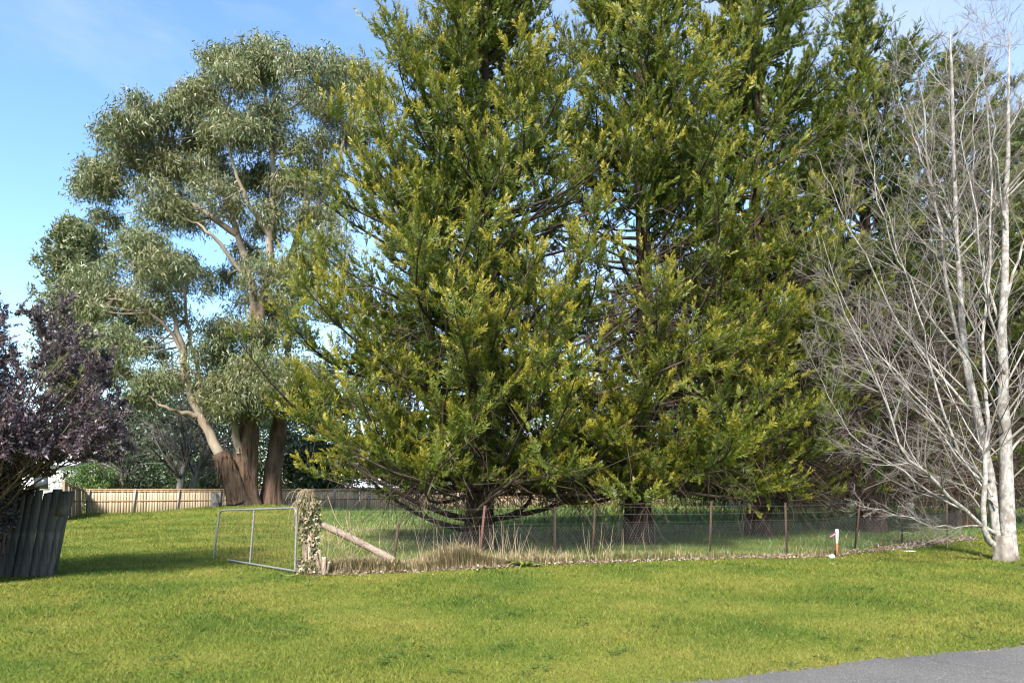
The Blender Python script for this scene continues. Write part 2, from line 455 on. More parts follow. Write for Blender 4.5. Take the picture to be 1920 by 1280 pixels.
g = Geo()
ex = np.concatenate([[-400, -100, -30, -12], np.arange(-8, 16.05, 0.04), [20, 40, 120, 400]])
top = road_edge(ex)
V = np.vstack([np.stack([ex, top, np.full_like(ex, 0.012)], 1), np.stack([ex + 2.2, top - 6.6, np.full_like(ex, 0.012)], 1)])
i = np.arange(len(ex) - 1)
g.add(V, np.stack([i + len(ex), i + len(ex) + 1, i + 1, i], 1))
road = g.obj('road', M['road'])
road['kind'] = 'structure'

# edge of the mown lawn along the wire fence (photo pixels put on the ground)
EDGE = np.array([[-3.82, 12.40], [-1.78, 12.84], [0.85, 13.84], [4.2, 14.8], [7.15, 15.3], [9.6, 16.9], [13.05, 19.5], [18.0, 24.0]])
FENCE = EDGE + np.array([[0.0, 0.35], [0.0, 0.5], [0, 0.6], [0, 0.5], [0, 0.75], [0, 0.85], [0, 0.8], [0, 0.8]])
def edge_y(x): return np.interp(x, EDGE[:, 0], EDGE[:, 1])
def fence_y(x): return np.interp(x, FENCE[:, 0], FENCE[:, 1])
def paddock_left(y): return np.interp(y, [12.7, 40.0], [-3.72, -11.4])
def in_paddock(x, y): return (x > paddock_left(y)) & (y > edge_y(np.maximum(x, -3.82)))

# ------------------------------------------------------------------ grass
rng = np.random.default_rng(5)
def lawn_grass():
    N = 450000
    u = rng.random(N)
    D = 4.6 * (45.0 / 4.6) ** (u ** 1.35)
    X = (rng.random(N) * 2 - 1) * (0.78 * D + 1.8)
    ok = ~in_paddock(X, D - 0.05 * rng.normal(size=N)) & (D > road_edge(X) - 0.03 + np.abs(rng.normal(size=N)) * 0.05)
    ok &= ~((D > 41.5) & (X < 10))
    ok &= (X < 9) | (D < edge_y(np.minimum(X, 18)) + 0.05)
    X, D = X[ok], D[ok]
    n = len(X)
    sz = (D / 6.0) ** 0.55
    h = (0.018 + 0.022 * rng.random(n)) * (1 + 0.35 * wob(X, D, 2.1, 2.0)) * sz
    w = (0.0045 + 0.003 * rng.random(n)) * sz ** 1.4
    base = np.stack([X, D, ground_z(X, D) - 0.003], 1)
    ang = rng.random(n) * 2 * math.pi
    lean = 0.35 + 0.9 * rng.random(n)
    d = np.stack([np.cos(ang) * lean, np.sin(ang) * lean, np.ones(n)], 1)
    g = Geo()
    g.slivers(base, d, h * 1.25, w * 1.3, rng, rng.random(n) ** 1.2, (rng.random(n) < 0.07) * 0.8)
    o = g.obj('lawn_grass', M['lawn'], kind='stuff')
    tag(o, 'short mown yellow-green lawn grass covering the verge', 'grass')
lawn_grass()

def paddock_grass():
    N = 120000
    D = 13.0 * (46.0 / 13.0) ** rng.random(N)
    X = -13 + rng.random(N) * 44
    ok = in_paddock(X, D) & (np.abs(X) < 0.8 * D + 3) & (D > fence_y(np.maximum(X, -3.82)) - 0.35)
    X, D = X[ok], D[ok]; n = len(X)
    sz = (D / 14.0) ** 0.5
    tuft = np.clip(0.5 + 0.9 * wob(X, D, 1.5, 4.0) + 0.4 * wob(X, D, 4.1, 1.0), 0, 1.4)
    h = (0.06 + 0.12 * rng.random(n)) * (0.55 + 0.8 * tuft) * sz
    base = np.stack([X, D, ground_z(X, D) - 0.005], 1)
    d = np.stack([rng.normal(size=n) * 0.5 + 0.15, rng.normal(size=n) * 0.5, np.ones(n)], 1)
    straw = (np.exp(-(((X + 4.8) / 2.4) ** 2 + ((D - 22) / 6.0) ** 2)) * 0.75 + 0.10) > rng.random(n)
    g = Geo()
    g.slivers(base, d, h, 0.012 * sz ** 1.5 * (0.6 + 0.8 * rng.random(n)), rng, rng.random(n), straw * (0.5 + 0.5 * rng.random(n)))
    o = g.obj('paddock_grass', M['paddock'], kind='stuff')
    tag(o, 'longer deep green paddock grass behind the wire fence', 'grass')
paddock_grass()

def curved_blades(g, base, ht, w, bend, rng, tint, tip):
    """arching blades of two segments"""
    n = len(base)
    a = rng.random(n) * 2 * math.pi
    o = np.stack([np.cos(a), np.sin(a), np.zeros(n)], 1)
    s = np.stack([-np.sin(a), np.cos(a), np.zeros(n)], 1)
    up = np.array([[0, 0, 1.0]])
    m = base + up * ht[:, None] * 0.62 + o * (bend * ht)[:, None] * 0.3
    e = base + up * (ht * (1.0 - 0.35 * bend))[:, None] + o * (bend * ht)[:, None]
    V = np.stack([base - s * w[:, None] / 2, base + s * w[:, None] / 2, m + s * w[:, None] * 0.4, m - s * w[:, None] * 0.4, e], 1).reshape(-1, 3)
    b = np.arange(n) * 5
    k = np.repeat(tint, 5); t = np.repeat(tip, 5)
    n0 = g.n
    g.add(V, np.stack([b, b + 1, b + 2, b + 3], 1), k, t)
    g.f3.append(np.stack([b + 3, b + 2, b + 4], 1) + n0)

def dry_grass():
    n = 15000
    X = np.concatenate([rng.normal(-1.2, 1.5, n // 2), -3.6 + rng.random(n - n // 2) * 11.5])
    X = X[(X > -3.7) & (X < 8.2)]
    n = len(X)
    off = 0.06 + np.abs(rng.normal(size=n)) * 0.33
    Y = edge_y(X) + off
    dens = np.exp(-((X + 0.9) / 2.0) ** 2)
    ht = (0.12 + 0.20 * rng.random(n)) + dens * 0.32 * rng.random(n)
    ht *= 0.8 + 0.5 * wob(X, Y, 3.1, 3.0)
    ht = np.maximum(ht, 0.06) * np.where(X > 3.5, 0.8, 1.0)
    base = np.stack([X, Y, ground_z(X, Y) - 0.01], 1)
    green = np.where(X > 1.2, 0.62, 0.18)
    g = Geo()
    curved_blades(g, base, ht, 0.006 + 0.008 * rng.random(n), 0.2 + 0.7 * rng.random(n), rng, rng.random(n), (rng.random(n) < green) * 0.9)
    o = g.obj('dry_grass', M['dry_grass'], kind='stuff')
    tag(o, 'tall straw coloured dead grass along the foot of the wire fence', 'grass')
    # pale standing stalks
    g = Geo()
    n = 84
    X = np.concatenate([rng.normal(-0.1, 0.3, 30), rng.normal(-1.5, 0.8, 30), rng.normal(1.9, 0.8, 24)])
    Y = edge_y(X) + 0.15 + 0.4 * rng.random(n)
    b = np.stack([X, Y, ground_z(X, Y)], 1)
    h = 0.25 + 0.6 * rng.random(n)
    e = b + np.stack([rng.normal(size=n) * 0.2, rng.normal(size=n) * 0.15, h], 1)
    mid = (b + e) / 2 + rng.normal(size=(n, 3)) * 0.02
    g.tubes(np.stack([b, mid, e], 1), np.array([[0.005, 0.004, 0.002]]), 3, 0.9 + 0.1 * rng.random(n))
    o = g.obj('dead_stalks', M['dry_grass'], kind='stuff')
    tag(o, 'thin pale dead weed stalks standing in the dry grass', 'weeds')
dry_grass()

def leaf_litter():
    n = 9000
    t = rng.random(n)
    X = -3.7 + t * 17.0
    wd = np.where(X > 1.5, 0.30, 0.18) + np.where(X > 9, 0.25, 0)
    Y = edge_y(X) + np.abs(rng.normal(size=n)) * wd * (1 + 0.5 * wob(X, X * 0.3, 5.1, 2.0)) - 0.03 + 0.08 * wob(X, X, 2.3)
    Z = ground_z(X, Y) + 0.012 + 0.035 * rng.random(n)
    d = np.stack([rng.normal(size=n), rng.normal(size=n), rng.normal(size=n) * 0.45], 1)
    g = Geo()
    g.slivers(np.stack([X, Y, Z], 1), d, 0.03 + 0.055 * rng.random(n), 0.018 + 0.034 * rng.random(n), rng, rng.random(n) ** 1.3, (rng.random(n) < 0.12) * 0.9, kite=True)
    n = 160                                                  # strays on the lawn
    X = -3 + rng.random(n) * 15; Y = edge_y(X) - np.abs(rng.normal(size=n)) * 0.7
    d = np.stack([rng.normal(size=n), rng.normal(size=n), rng.normal(size=n) * 0.3], 1)
    g.slivers(np.stack([X, Y, ground_z(X, Y) + 0.04], 1), d, 0.05, 0.03, rng, rng.random(n), 0.2, kite=True)
    o = g.obj('leaf_litter', M['litter'], kind='stuff')
    tag(o, 'fallen pale brown leaves lying in a strip along the lawn edge', 'leaves')
leaf_litter()

def lawn_weeds():
    n = 150
    D = 5.5 * (30.0 / 5.5) ** rng.random(n); X = (rng.random(n) * 2 - 1) * 0.75 * D
    ok = ~in_paddock(X, D) & (D > road_edge(X) + 0.1) & ((X > -7) | (D < 10))
    X, D = X[ok], D[ok]; n = len(X)
    i = np.repeat(np.arange(n), 14); k = len(i)
    a = rng.random(k) * 6.28; r = 0.09 * rng.random(k) * (0.5 + rng.random(n)[i])
    p = np.stack([X[i] + np.cos(a) * r, D[i] + np.sin(a) * r, ground_z(X, D)[i] + 0.022 + 0.012 * rng.random(k)], 1)
    d = np.stack([np.cos(a), np.sin(a), 0.15 + 0.2 * rng.random(k)], 1)
    g = Geo(); g.slivers(p, d, 0.03 + 0.03 * rng.random(k), 0.016 + 0.012 * rng.random(k), rng, rng.random(k) * 0.6, 0.0, kite=True, nrm=np.array([[0, 0, 1.0]]) + 0.3 * rng.normal(size=(k, 3)))
    tag(g.obj('lawn_weeds', M['weed'], kind='stuff'), 'small flat dark green weeds scattered through the lawn', 'weeds')
lawn_weeds()

def road_gravel():
    n = 1600
    X = -2 + rng.random(n) * 13
    Y = road_edge(X) + rng.normal(size=n) * 0.05 - np.abs(rng.normal(size=n)) * 0.10 * (rng.random(n) < 0.5)
    sz = 0.004 + 0.010 * rng.random(n) ** 2
    o8 = np.array([[1, 0, 0], [-1, 0, 0], [0, 1, 0], [0, -1, 0], [0, 0, 0.8], [0, 0, -0.5]])
    V = np.stack([X, Y, np.full(n, 0.016)], 1)[:, None] + (o8[None] * (1 + 0.4 * rng.normal(size=(n, 6, 1)))) * sz[:, None, None]
    f = np.array([[0, 2, 4], [2, 1, 4], [1, 3, 4], [3, 0, 4]])
    g = Geo(); g.add(V.reshape(-1, 3), (f[None] + (np.arange(n) * 6)[:, None, None]).reshape(-1, 3), 0.5)
    tag(g.obj('loose_gravel', M['gravel'], kind='stuff'), 'loose gravel and grit along the ragged road edge', 'gravel')
road_gravel()

# ------------------------------------------------------------------ conifers
def conifer(label, loc, H, prof, seed, nb=230, dens=1.0, sparse=(), mat='conifer', trunk_r=0.45, low_limbs=0, dead=0, lean=(0.0, 0.0), zlow=1.6, tipgain=1.0, group=None, leafy=150, floor=1.35, big=1.0):
    rng = np.random.default_rng(seed)
    root = thing('conifer_tree', label, 'tree', loc, group)
    K = 18
    z = np.linspace(-0.1, H, K)
    axis = np.stack([lean[0] * z + 0.10 * np.sin(z * 0.6 + seed), lean[1] * z + 0.10 * np.cos(z * 0.5 + seed), z], 1)
    tr = trunk_r * (1 - z / (H * 1.02)) ** 1.15 + 0.07 * np.exp(-np.maximum(z, 0) / 0.4)
    g = Geo()
    # fluted trunk
    sides = 18
    ang = np.arange(sides) * 2 * math.pi / sides
    fl = 1 + 0.10 * np.sin(ang * 5 + seed)[None, :] * np.exp(-np.maximum(z, 0) / 3)[:, None] + 0.05 * rng.normal(size=(K, sides))
    V = axis[:, None, :] + (tr[:, None] * fl)[:, :, None] * np.stack([np.cos(ang), np.sin(ang), 0 * ang], 1)[None]
    idx = np.arange(K * sides).reshape(K, sides); nx = np.roll(idx, -1, 1)
    g.add(V, np.stack([idx[:-1], nx[:-1], nx[1:], idx[1:]], -1).reshape(-1, 4))
    g.obj('trunk', M['conifer_bark'], root, smooth=True)

    # branches
    n = nb
    q = (np.arange(n) + rng.random(n)) / n
    zt = zlow + (H - zlow) * q ** 1.25
    az = np.arange(n) * 2.39996 + rng.normal(size=n) * 0.6
    rad = prof(zt) * (0.62 + 0.48 * rng.random(n))
    hq = np.clip(zt / H, 0, 1)
    a = -0.02 + 0.42 * hq + rng.normal(size=n) * 0.13
    b = np.maximum(0.16 + 0.20 * hq + rng.normal(size=n) * 0.10, 0.05)
    z0 = np.maximum(zt - rad * (a + b), 1.35 + 0.9 * rng.random(n))
    ax0 = np.stack([np.interp(z0, z, axis[:, 0]), np.interp(z0, z, axis[:, 1]), z0], 1)
    out = np.stack([np.cos(az), np.sin(az), 0 * az], 1)
    side = np.stack([-np.sin(az), np.cos(az), 0 * az], 1)
    KB = 8
    s = np.linspace(0, 1, KB)
    wig = rng.normal(size=n) * 0.20
    rise = (zt - z0)
    f = np.clip(a / np.maximum(a + b, 0.05), -0.6, 1)
    P = ax0[:, None] + out[:, None] * (rad[:, None] * s)[:, :, None] + side[:, None] * ((wig * rad)[:, None] * np.sin(s * 2.6)[None])[:, :, None]
    P[:, :, 2] += rise[:, None] * (f[:, None] * s + (1 - f)[:, None] * s ** 2) - 0.10 * rad[:, None] * np.sin(s * math.pi) * (1 - hq)[:, None]
    br = (0.016 + 0.013 * rad)[:, None] * (1 - 0.88 * s)[None]
    keep = np.ones(n)
    for (ac, aw, za, zb, fac) in sparse:
        dd = np.abs((az - ac + math.pi) % (2 * math.pi) - math.pi)
        hit = (dd < aw) & (zt > za) & (zt < zb)
        keep[hit] *= fac
    gb = Geo(); gb.tubes(P, br * 0.85, 5, rng.random(n))
    if low_limbs:
        m = low_limbs
        la = np.arange(m) * 2 * math.pi / m + rng.normal(size=m) * 0.2
        lo = np.stack([np.cos(la), np.sin(la), 0 * la], 1)
        LL = 3.2 + 1.8 * rng.random(m)
        zz = 0.35 + 0.5 * rng.random(m)
        PL = np.zeros((m, 9, 3)); s9 = np.linspace(0, 1, 9)
        PL += lo[:, None] * (LL[:, None] * s9)[:, :, None]
        PL += np.stack([-np.sin(la), np.cos(la), 0 * la], 1)[:, None] * (0.5 * rng.normal(size=m)[:, None] * np.sin(s9 * 3))[:, :, None]
        PL[:, :, 2] += zz[:, None] + LL[:, None] * (0.04 * s9 + 0.34 * s9 ** 2.2)
        gb.tubes(PL, (0.085 + 0.03 * rng.random(m))[:, None] * (1 - 0.82 * s9)[None], 6, rng.random(m))
        # bare forks on the low limbs
        r = rng.integers(0, m, m * 10); ss = 0.3 + 0.65 * rng.random(m * 10)
        p, t = along(PL[r], ss)
        d = unit(t + rng.normal(size=p.shape) * 0.45 + np.array([0, 0, 0.1]))
        L = 0.5 + 0.9 * rng.random(m * 10)
        s4 = np.linspace(0, 1, 4)
        PP = p[:, None] + d[:, None] * (L[:, None] * s4)[:, :, None]; PP[:, :, 2] += 0.15 * s4 ** 2
        gb.tubes(PP, 0.02 * (1 - 0.8 * s4)[None], 3, rng.random(m * 10))

    # secondary branchlets: upswept plumes
    n2 = np.maximum((dens * keep * (5 + 4.4 * rad) * (0.8 + 0.75 * hq)).astype(int), 2)
    ib = np.repeat(np.arange(n), n2)
    m = len(ib)
    s0 = np.where(hq[ib] > 0.5, 0.12, 0.27)
    ss = 1 - (1 - s0) * rng.random(m) ** 1.25
    p, t = along(P[ib], ss)
    lat = unit(rng.normal(size=(m, 3)) * np.array([1, 1, 0.55]))
    up = np.array([[0, 0, 1.0]])
    d = unit(0.60 * t + 0.72 * lat + 0.27 * up)
    l2 = (0.34 + 0.70 * rng.random(m)) * np.clip(0.45 + 0.2 * rad[ib], 0.4, 1.15) * (1.2 - 0.45 * ss)
    s3 = np.linspace(0, 1, 3)
    PT = p[:, None] + d[:, None] * (l2[:, None] * s3)[:, :, None]
    PT[:, :, 2] += (0.20 * l2)[:, None] * (s3 ** 2)[None]
    gb.tubes(PT[::2], (0.011 * (1 - 0.7 * s3))[None], 3, rng.random(len(PT[::2])))
    gb.obj('branches', M['conifer_branch'], root)

    # flat fern-like fronds set along each branchlet, their flat side mostly outwards
    nbit = 9
    n3 = np.maximum((l2 * leafy / nbit).astype(int), 2)
    i2 = np.repeat(np.arange(m), n3); k = len(i2)
    tt = rng.random(k) ** 0.8
    p3, t3 = along(PT[i2], tt)
    fan = unit(rng.normal(size=(k, 3)))
    d3 = unit(0.72 * t3 + (0.62 - 0.3 * tt)[:, None] * fan + 0.20 * up)
    nr = unit(0.8 * out[ib][i2] + 0.5 * up + 0.6 * rng.normal(size=(k, 3)))
    sd = unit(np.cross(d3, nr)); nr = np.cross(sd, d3)
    Lf = big ** 0.6 * (0.15 + 0.17 * rng.random(k)) * (1.15 - 0.35 * tt)
    outer = np.clip((ss[i2] - 0.40) / 0.5, 0, 1)
    i3 = np.repeat(np.arange(k), nbit); j3 = np.tile(np.arange(nbit), k); q3 = len(i3)
    u = (j3 + 0.3 + 0.7 * rng.random(q3)) / nbit
    sg = np.where(j3 % 2 == 0, 1.0, -1.0) * np.where(j3 == nbit - 1, 0.0, 1.0)
    p4 = p3[i3] + d3[i3] * (Lf[i3] * u)[:, None] + nr[i3] * (0.012 * rng.normal(size=q3))[:, None]
    d4 = unit(d3[i3] * 0.8 + sd[i3] * (sg * (0.85 - 0.35 * u))[:, None] + 0.16 * rng.normal(size=(q3, 3)))
    nrm = nr[i3] + 0.3 * rng.normal(size=(q3, 3))
    L4 = big * (0.045 + 0.040 * rng.random(q3)) * (1.3 - 0.55 * u) * np.sqrt(Lf[i3] / 0.22); w4 = big * (0.021 + 0.013 * rng.random(q3)) * (1.65 - 0.6 * outer[i3])
    bt = (0.25 + 0.75 * rng.random(n))[ib][i2][i3]
    ends = 0.55 * tt[i3] + 0.45 * u
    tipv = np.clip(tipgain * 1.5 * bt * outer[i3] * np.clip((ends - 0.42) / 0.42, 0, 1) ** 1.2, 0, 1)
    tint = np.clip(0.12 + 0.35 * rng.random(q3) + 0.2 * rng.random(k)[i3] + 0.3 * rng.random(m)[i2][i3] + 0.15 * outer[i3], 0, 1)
    ok = p4[:, 2] > floor + 0.25 * rng.normal(size=k)[i3]
    p4, d4, L4, w4, tint, tipv, nrm = (q_[ok] for q_ in (p4, d4, L4, w4, tint, tipv, nrm))
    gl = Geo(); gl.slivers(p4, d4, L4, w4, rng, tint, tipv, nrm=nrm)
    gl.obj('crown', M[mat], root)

    if dead:
        gd = Geo()
        r = rng.integers(0, n, dead * 3)
        r = r[(zt[r] < H * 0.5)][:dead]
        nd = len(r)
        sd = 0.10 + 0.6 * rng.random(nd)
        p, t = along(P[r], sd)
        d = unit(0.4 * t + 0.8 * rng.normal(size=(nd, 3)) + np.array([0, 0, -0.25]))
        L = 0.4 + 1.0 * rng.random(nd)
        s5 = np.linspace(0, 1, 3)
        curl = rng.normal(size=(nd, 3)) * 0.4 + np.array([0, 0, -0.35])
        PD = p[:, None] + d[:, None] * (L[:, None] * s5)[:, :, None] + curl[:, None] * (L[:, None] * s5 ** 2)[:, :, None]
        PD[:, :, 2] = np.maximum(PD[:, :, 2], 0.05)
        gd.tubes(PD, (0.010 * (1 - 0.6 * s5))[None], 3, rng.random(nd))
        gd.obj('dead_twigs', M['dead_twig'], root, kind='stuff')
    return root

def prof_from(zs, rs):
    return lambda z: np.interp(z, zs, rs)

def base(px, D):
    x = (px - 960) / F * D
    return (x, D, float(ground_z(x, D)))

PF1 = prof_from([0, 1.6, 2.6, 4.1, 5.2, 7.1, 9.1, 10.7, 11.8, 13.8, 15.6, 16.6], [3.5, 4.3, 5.0, 5.4, 5.3, 4.8, 4.1, 3.3, 2.8, 2.0, 1.2, 0.4])
PF2 = prof_from([0, 1.6, 3.0, 5.0, 8.0, 11.0, 13.5, 15.5, 17.5], [3.6, 4.2, 4.5, 4.3, 3.6, 3.0, 2.4, 1.8, 0.4])
PF3 = prof_from([0, 1.6, 3.0, 6.0, 9.0, 12.0, 15.0, 17.0, 18.6], [3.0, 3.4, 3.7, 3.7, 3.4, 3.0, 2.6, 1.9, 0.4])
PF4 = prof_from([0, 2.0, 6.0, 10.0, 13.0, 15.5, 17.4], [3.0, 3.5, 4.0, 3.8, 3.1, 2.0, 0.3])
FRONT, RIGHT, LEFT = -math.pi / 2, 0.0, math.pi
GR = 'row of golden green conifers behind the wire fence'
conifer('broadest golden green conifer nearest the leaning gate with low sweeping limbs', base(905, 17.4), 16.8, PF1, 11, nb=270, dens=1.15, low_limbs=5, dead=2600,
        sparse=[(RIGHT, 0.9, 5.0, 9.5, 0.12), (FRONT + 1.0, 0.4, 4.5, 6.5, 0.5), (FRONT, 0.8, 0, 2.2, 0.4)], trunk_r=0.37, lean=(0.010, 0), tipgain=1.35, group=GR, leafy=114, floor=1.5, big=1.18)
conifer('golden green conifer second from the gate, dark trunk showing in a bare gap', base(1203, 18.6), 17.6, PF2, 23, nb=230, dens=1.1, low_limbs=0, dead=2200,
        sparse=[(FRONT, 0.75, 6.2, 9.4, 0.15), (LEFT, 1.0, 5.0, 9.8, 0.12), (LEFT, 0.6, 2.0, 5.0, 0.4)], trunk_r=0.36, floor=0.95, leafy=120, big=1.18, zlow=1.1, tipgain=1.1, group=GR)
conifer('third golden green conifer from the gate, tall crown cut by the top edge', base(1428, 21.0), 18.8, PF3, 37, nb=220, dens=1.05, low_limbs=0, dead=3800,
        sparse=[(FRONT, 0.7, 9.0, 11.5, 0.2), (RIGHT, 0.9, 2.0, 7.5, 0.15), (FRONT, 1.6, 0.0, 3.0, 0.2)], trunk_r=0.36, floor=1.1, leafy=108, big=1.25, zlow=1.2, lean=(-0.012, 0), tipgain=0.8, group=GR)
conifer('dark conifer with pointed top behind the bare birch, fourth from the gate', base(1632, 23.0), 17.6, PF4, 41, nb=230, dens=1.0, low_limbs=0, dead=6500, leafy=70, big=1.5, mat='conifer_dark',
        sparse=[(FRONT, 3.2, 0.0, 6.5, 0.06), (FRONT, 1.2, 6.5, 9.0, 0.4)], trunk_r=0.42, lean=(-0.02, 0), group=GR)
conifer('dark conifer right behind the birch stems, fifth from the gate', base(1800, 25.5), 17.4, PF4, 53, nb=220, dens=0.95, dead=5200, leafy=70, big=1.5, mat='conifer_dark',
        sparse=[(FRONT, 3.2, 0.0, 5.0, 0.06)], trunk_r=0.42, group=GR)
conifer('dark conifer at the right edge behind the birch, farthest along the row', base(1985, 27.0), 16.5, PF4, 67, nb=190, dens=0.9, dead=3000, leafy=60, big=1.55, mat='conifer_dark',
        sparse=[(FRONT, 3.2, 0.0, 4.0, 0.1)], trunk_r=0.42, group=GR)

# ------------------------------------------------------------------ gum tree
def gum_tree():
    rng = np.random.default_rng(77)
    D0 = 37.0
    root = thing('gum_tree', 'huge grey-green gum tree with several peeling trunks before the paling fence', 'tree', at(458, 946, D0))
    o = np.array(root.location)
    def pl(pts, K=12): return poly(np.array([at(x, y, D0 + d) for x, y, d in pts]) - o, K)
    def rough(P, r, flare, name):
        g = Geo(); K = len(P); sides = 20
        ang = np.arange(sides) * 2 * math.pi / sides
        f = 1 + 0.13 * np.sin(ang * 4 + 1) [None] + 0.08 * np.sin(ang * 9)[None] + 0.05 * rng.normal(size=(K, sides))
        rr = r + flare * np.exp(-np.maximum(P[:, 2] + 0.1, 0) / 0.55)
        T = unit(np.gradient(P, axis=0)); U = unit(np.cross(T, np.array([[0, 1.0, 0.01]]))); W = np.cross(T, U)
        V = P[:, None] + (rr[:, None] * f)[:, :, None] * (U[:, None] * np.cos(ang)[None, :, None] + W[:, None] * np.sin(ang)[None, :, None])
        i = np.arange(K * sides).reshape(K, sides); nx = np.roll(i, -1, 1)
        g.add(V, np.stack([i[:-1], nx[:-1], nx[1:], i[1:]], -1).reshape(-1, 4))
        # hanging bark ribbons
        m = 34
        k = rng.integers(K // 3, K - 1, m); a = rng.random(m) * 6.283
        p = P[k] + (rr[k] * 1.06)[:, None] * (U[k] * np.cos(a)[:, None] + W[k] * np.sin(a)[:, None])
        s = np.linspace(0, 1, 4); L = np.minimum(0.3 + 0.9 * rng.random(m), p[:, 2] * 0.6)
        B = p[:, None] + np.array([0, 0, -1.0]) * (L[:, None] * s)[:, :, None] + (rng.normal(size=(m, 3)) * 0.12 * np.array([1, 1, 0]))[:, None] * s[None, :, None]
        g.tubes(B, 0.025, 3)
        return g.obj(name, M['gum_bark'], root, smooth=True)
    lin = lambda a, b, K: np.linspace(a, b, K)
    t1 = pl([(458, 952, 0), (459, 900, 0), (465, 830, 0), (472, 770, 0), (476, 700, 0)], 14)
    rough(t1, lin(0.64, 0.36, 14), 0.24, 'trunk')
    t2 = pl([(506, 952, 1.0), (511, 900, 1), (518, 840, 1), (525, 790, 1), (527, 735, 1.2)], 12)
    rough(t2, lin(0.48, 0.28, 12), 0.2, 'trunk')
    t3 = pl([(447, 940, -0.5), (432, 890, -0.8), (412, 848, -1.0)], 8)
    rough(t3, lin(0.48, 0.36, 8), 0.1, 'trunk')
    stems = [  # (points px, py, depth offset), start radius, end radius
        ([(476, 705, 0), (480, 640, 0), (473, 540, 0), (445, 440, 0.5), (412, 340, 1), (385, 250, 1.5), (360, 180, 2)], 0.46, 0.09),
        ([(478, 660, 0), (496, 560, 0), (508, 450, -0.5), (512, 330, -1), (500, 210, -1), (490, 120, -1)], 0.34, 0.07),
        ([(480, 690, 0.5), (525, 560, 1), (560, 440, 1), (590, 330, 1.5), (615, 210, 2), (630, 130, 2)], 0.32, 0.07),
        ([(412, 850, -1), (390, 806, -1.2), (366, 765, -1.5), (352, 722, -1.8), (345, 668, -2), (308, 610, -2.3), (258, 575, -2.8), (215, 560, -3)], 0.29, 0.05),
        ([(350, 712, -1.8), (338, 640, -2), (318, 570, -2), (300, 500, -2.2), (265, 450, -2.5)], 0.20, 0.05),
        ([(366, 765, -1.5), (372, 700, -1), (352, 610, -1), (344, 540, -1), (330, 490, -1)], 0.16, 0.05),
        ([(372, 780, -1.4), (340, 772, -2), (305, 762, -2.4), (278, 742, -2.6)], 0.16, 0.05),
        ([(453, 850, -0.2), (440, 800, -0.6), (430, 750, -0.8), (425, 700, -1.0)], 0.26, 0.08),
        ([(527, 740, 1.2), (540, 650, 1.5), (548, 560, 1.8), (545, 500, 2)], 0.26, 0.07),
        ([(445, 440, 0.5), (380, 395, 0), (310, 350, -0.5), (250, 310, -1), (185, 335, -1.2)], 0.18, 0.04),
        ([(412, 340, 1), (350, 285, 0.5), (280, 245, 0), (230, 232, -0.5)], 0.15, 0.04),
        ([(385, 250, 1.5), (430, 190, 1), (432, 120, 0.5)], 0.10, 0.04),
        ([(508, 450, -0.5), (460, 370, -1.5), (430, 280, -2), (425, 230, -2.2)], 0.16, 0.04),
        ([(560, 440, 1), (625, 330, 1.5), (655, 220, 2), (672, 140, 2.2)], 0.15, 0.04),
        ([(473, 540, 0), (415, 460, -1), (370, 420, -1.5), (315, 400, -2)], 0.15, 0.04),
    ]
    gl_ = Geo(); nodes = []
    for pts, r0, r1 in stems:
        P = pl(pts, 16)
        P[1:-1] += rng.normal(size=(14, 3)) * 0.05
        rr_ = np.minimum(r0, 0.34) * 0.85 * (1 - np.linspace(0, 1, 16)) ** 1.5 + r1 * 0.8
        gl_.tubes(P, rr_[None], 9, 0.5)
        nodes.append(np.hstack([P, rr_[:, None]]))
    nodes = np.concatenate(nodes)
    C = [(489,82,42),(525,92,42),(440,100,45),(405,100,36),(345,128,36),(315,140,32),(575,118,42),(610,112,40),(660,130,42),(700,142,32),(640,165,44),
         (259,185,34),(285,215,34),(212,243,38),(235,270,34),(250,230,34),(180,300,36),(172,345,34),(195,395,28),(215,330,28),
         (428,125,46),(480,130,40),(381,160,46),(340,180,42),(325,205,42),(560,165,44),(600,180,34),
         (300,270,40),(345,262,44),(381,262,44),(428,232,48),(470,222,46),(498,242,46),(545,265,48),(410,205,36),(590,250,36),(520,200,32),
         (311,305,42),(350,320,44),(334,368,44),(301,390,36),(400,340,48),(440,320,46),(475,330,48),(520,315,44),(545,332,46),(587,345,44),(610,300,36),(380,300,40),
         (290,345,36),(430,385,34),(500,385,34),(560,395,40),(605,395,36),(640,230,30),(665,250,30),(620,440,40),(590,470,40),
         (498,490,48),(545,505,48),(475,555,46),(430,510,42),(520,560,44),(570,540,44),(400,470,30),(460,460,32),(450,600,44),(500,620,44),(545,600,44),
         (241,462,44),(270,440,38),(194,505,44),(147,515,40),(128,550,38),(217,550,46),(311,485,42),(358,505,40),(311,570,42),(170,600,40),(260,600,46),(365,560,38),(210,625,40),(330,450,30),(290,530,44),(150,640,32),
         (240,696,40),(283,704,40),(311,690,38),(381,662,44),(437,662,46),(480,676,46),(409,712,42),(437,738,36),(198,668,38),(274,640,42),(345,620,34),(400,610,42),(500,700,38),(265,735,30),(365,700,34),(525,680,38),(450,700,40),(330,735,30),(470,745,26),(450,738,34),(490,728,36),(422,752,26),(520,735,34),(545,715,36),(505,755,24),(560,680,36),(395,735,28)]
    for q_ in nodes.reshape(-1, 16, 4):
        for w_ in (0.8, 1.0):
            e_ = q_[int(w_ * 15), :3] + o
            if e_[2] > 8: C.append((960 + F * e_[0] / e_[1] + rng.normal() * 8, HOR - F * (e_[2] - EYE) / e_[1] - 14, 34))
    C = [(x, y + 0.4 * r_, r_) for (x, y, r_) in C]
    C = [c_ for c_ in C if not (c_[0] in (330, 400, 345, 365, 315) and c_[2] <= 38)]
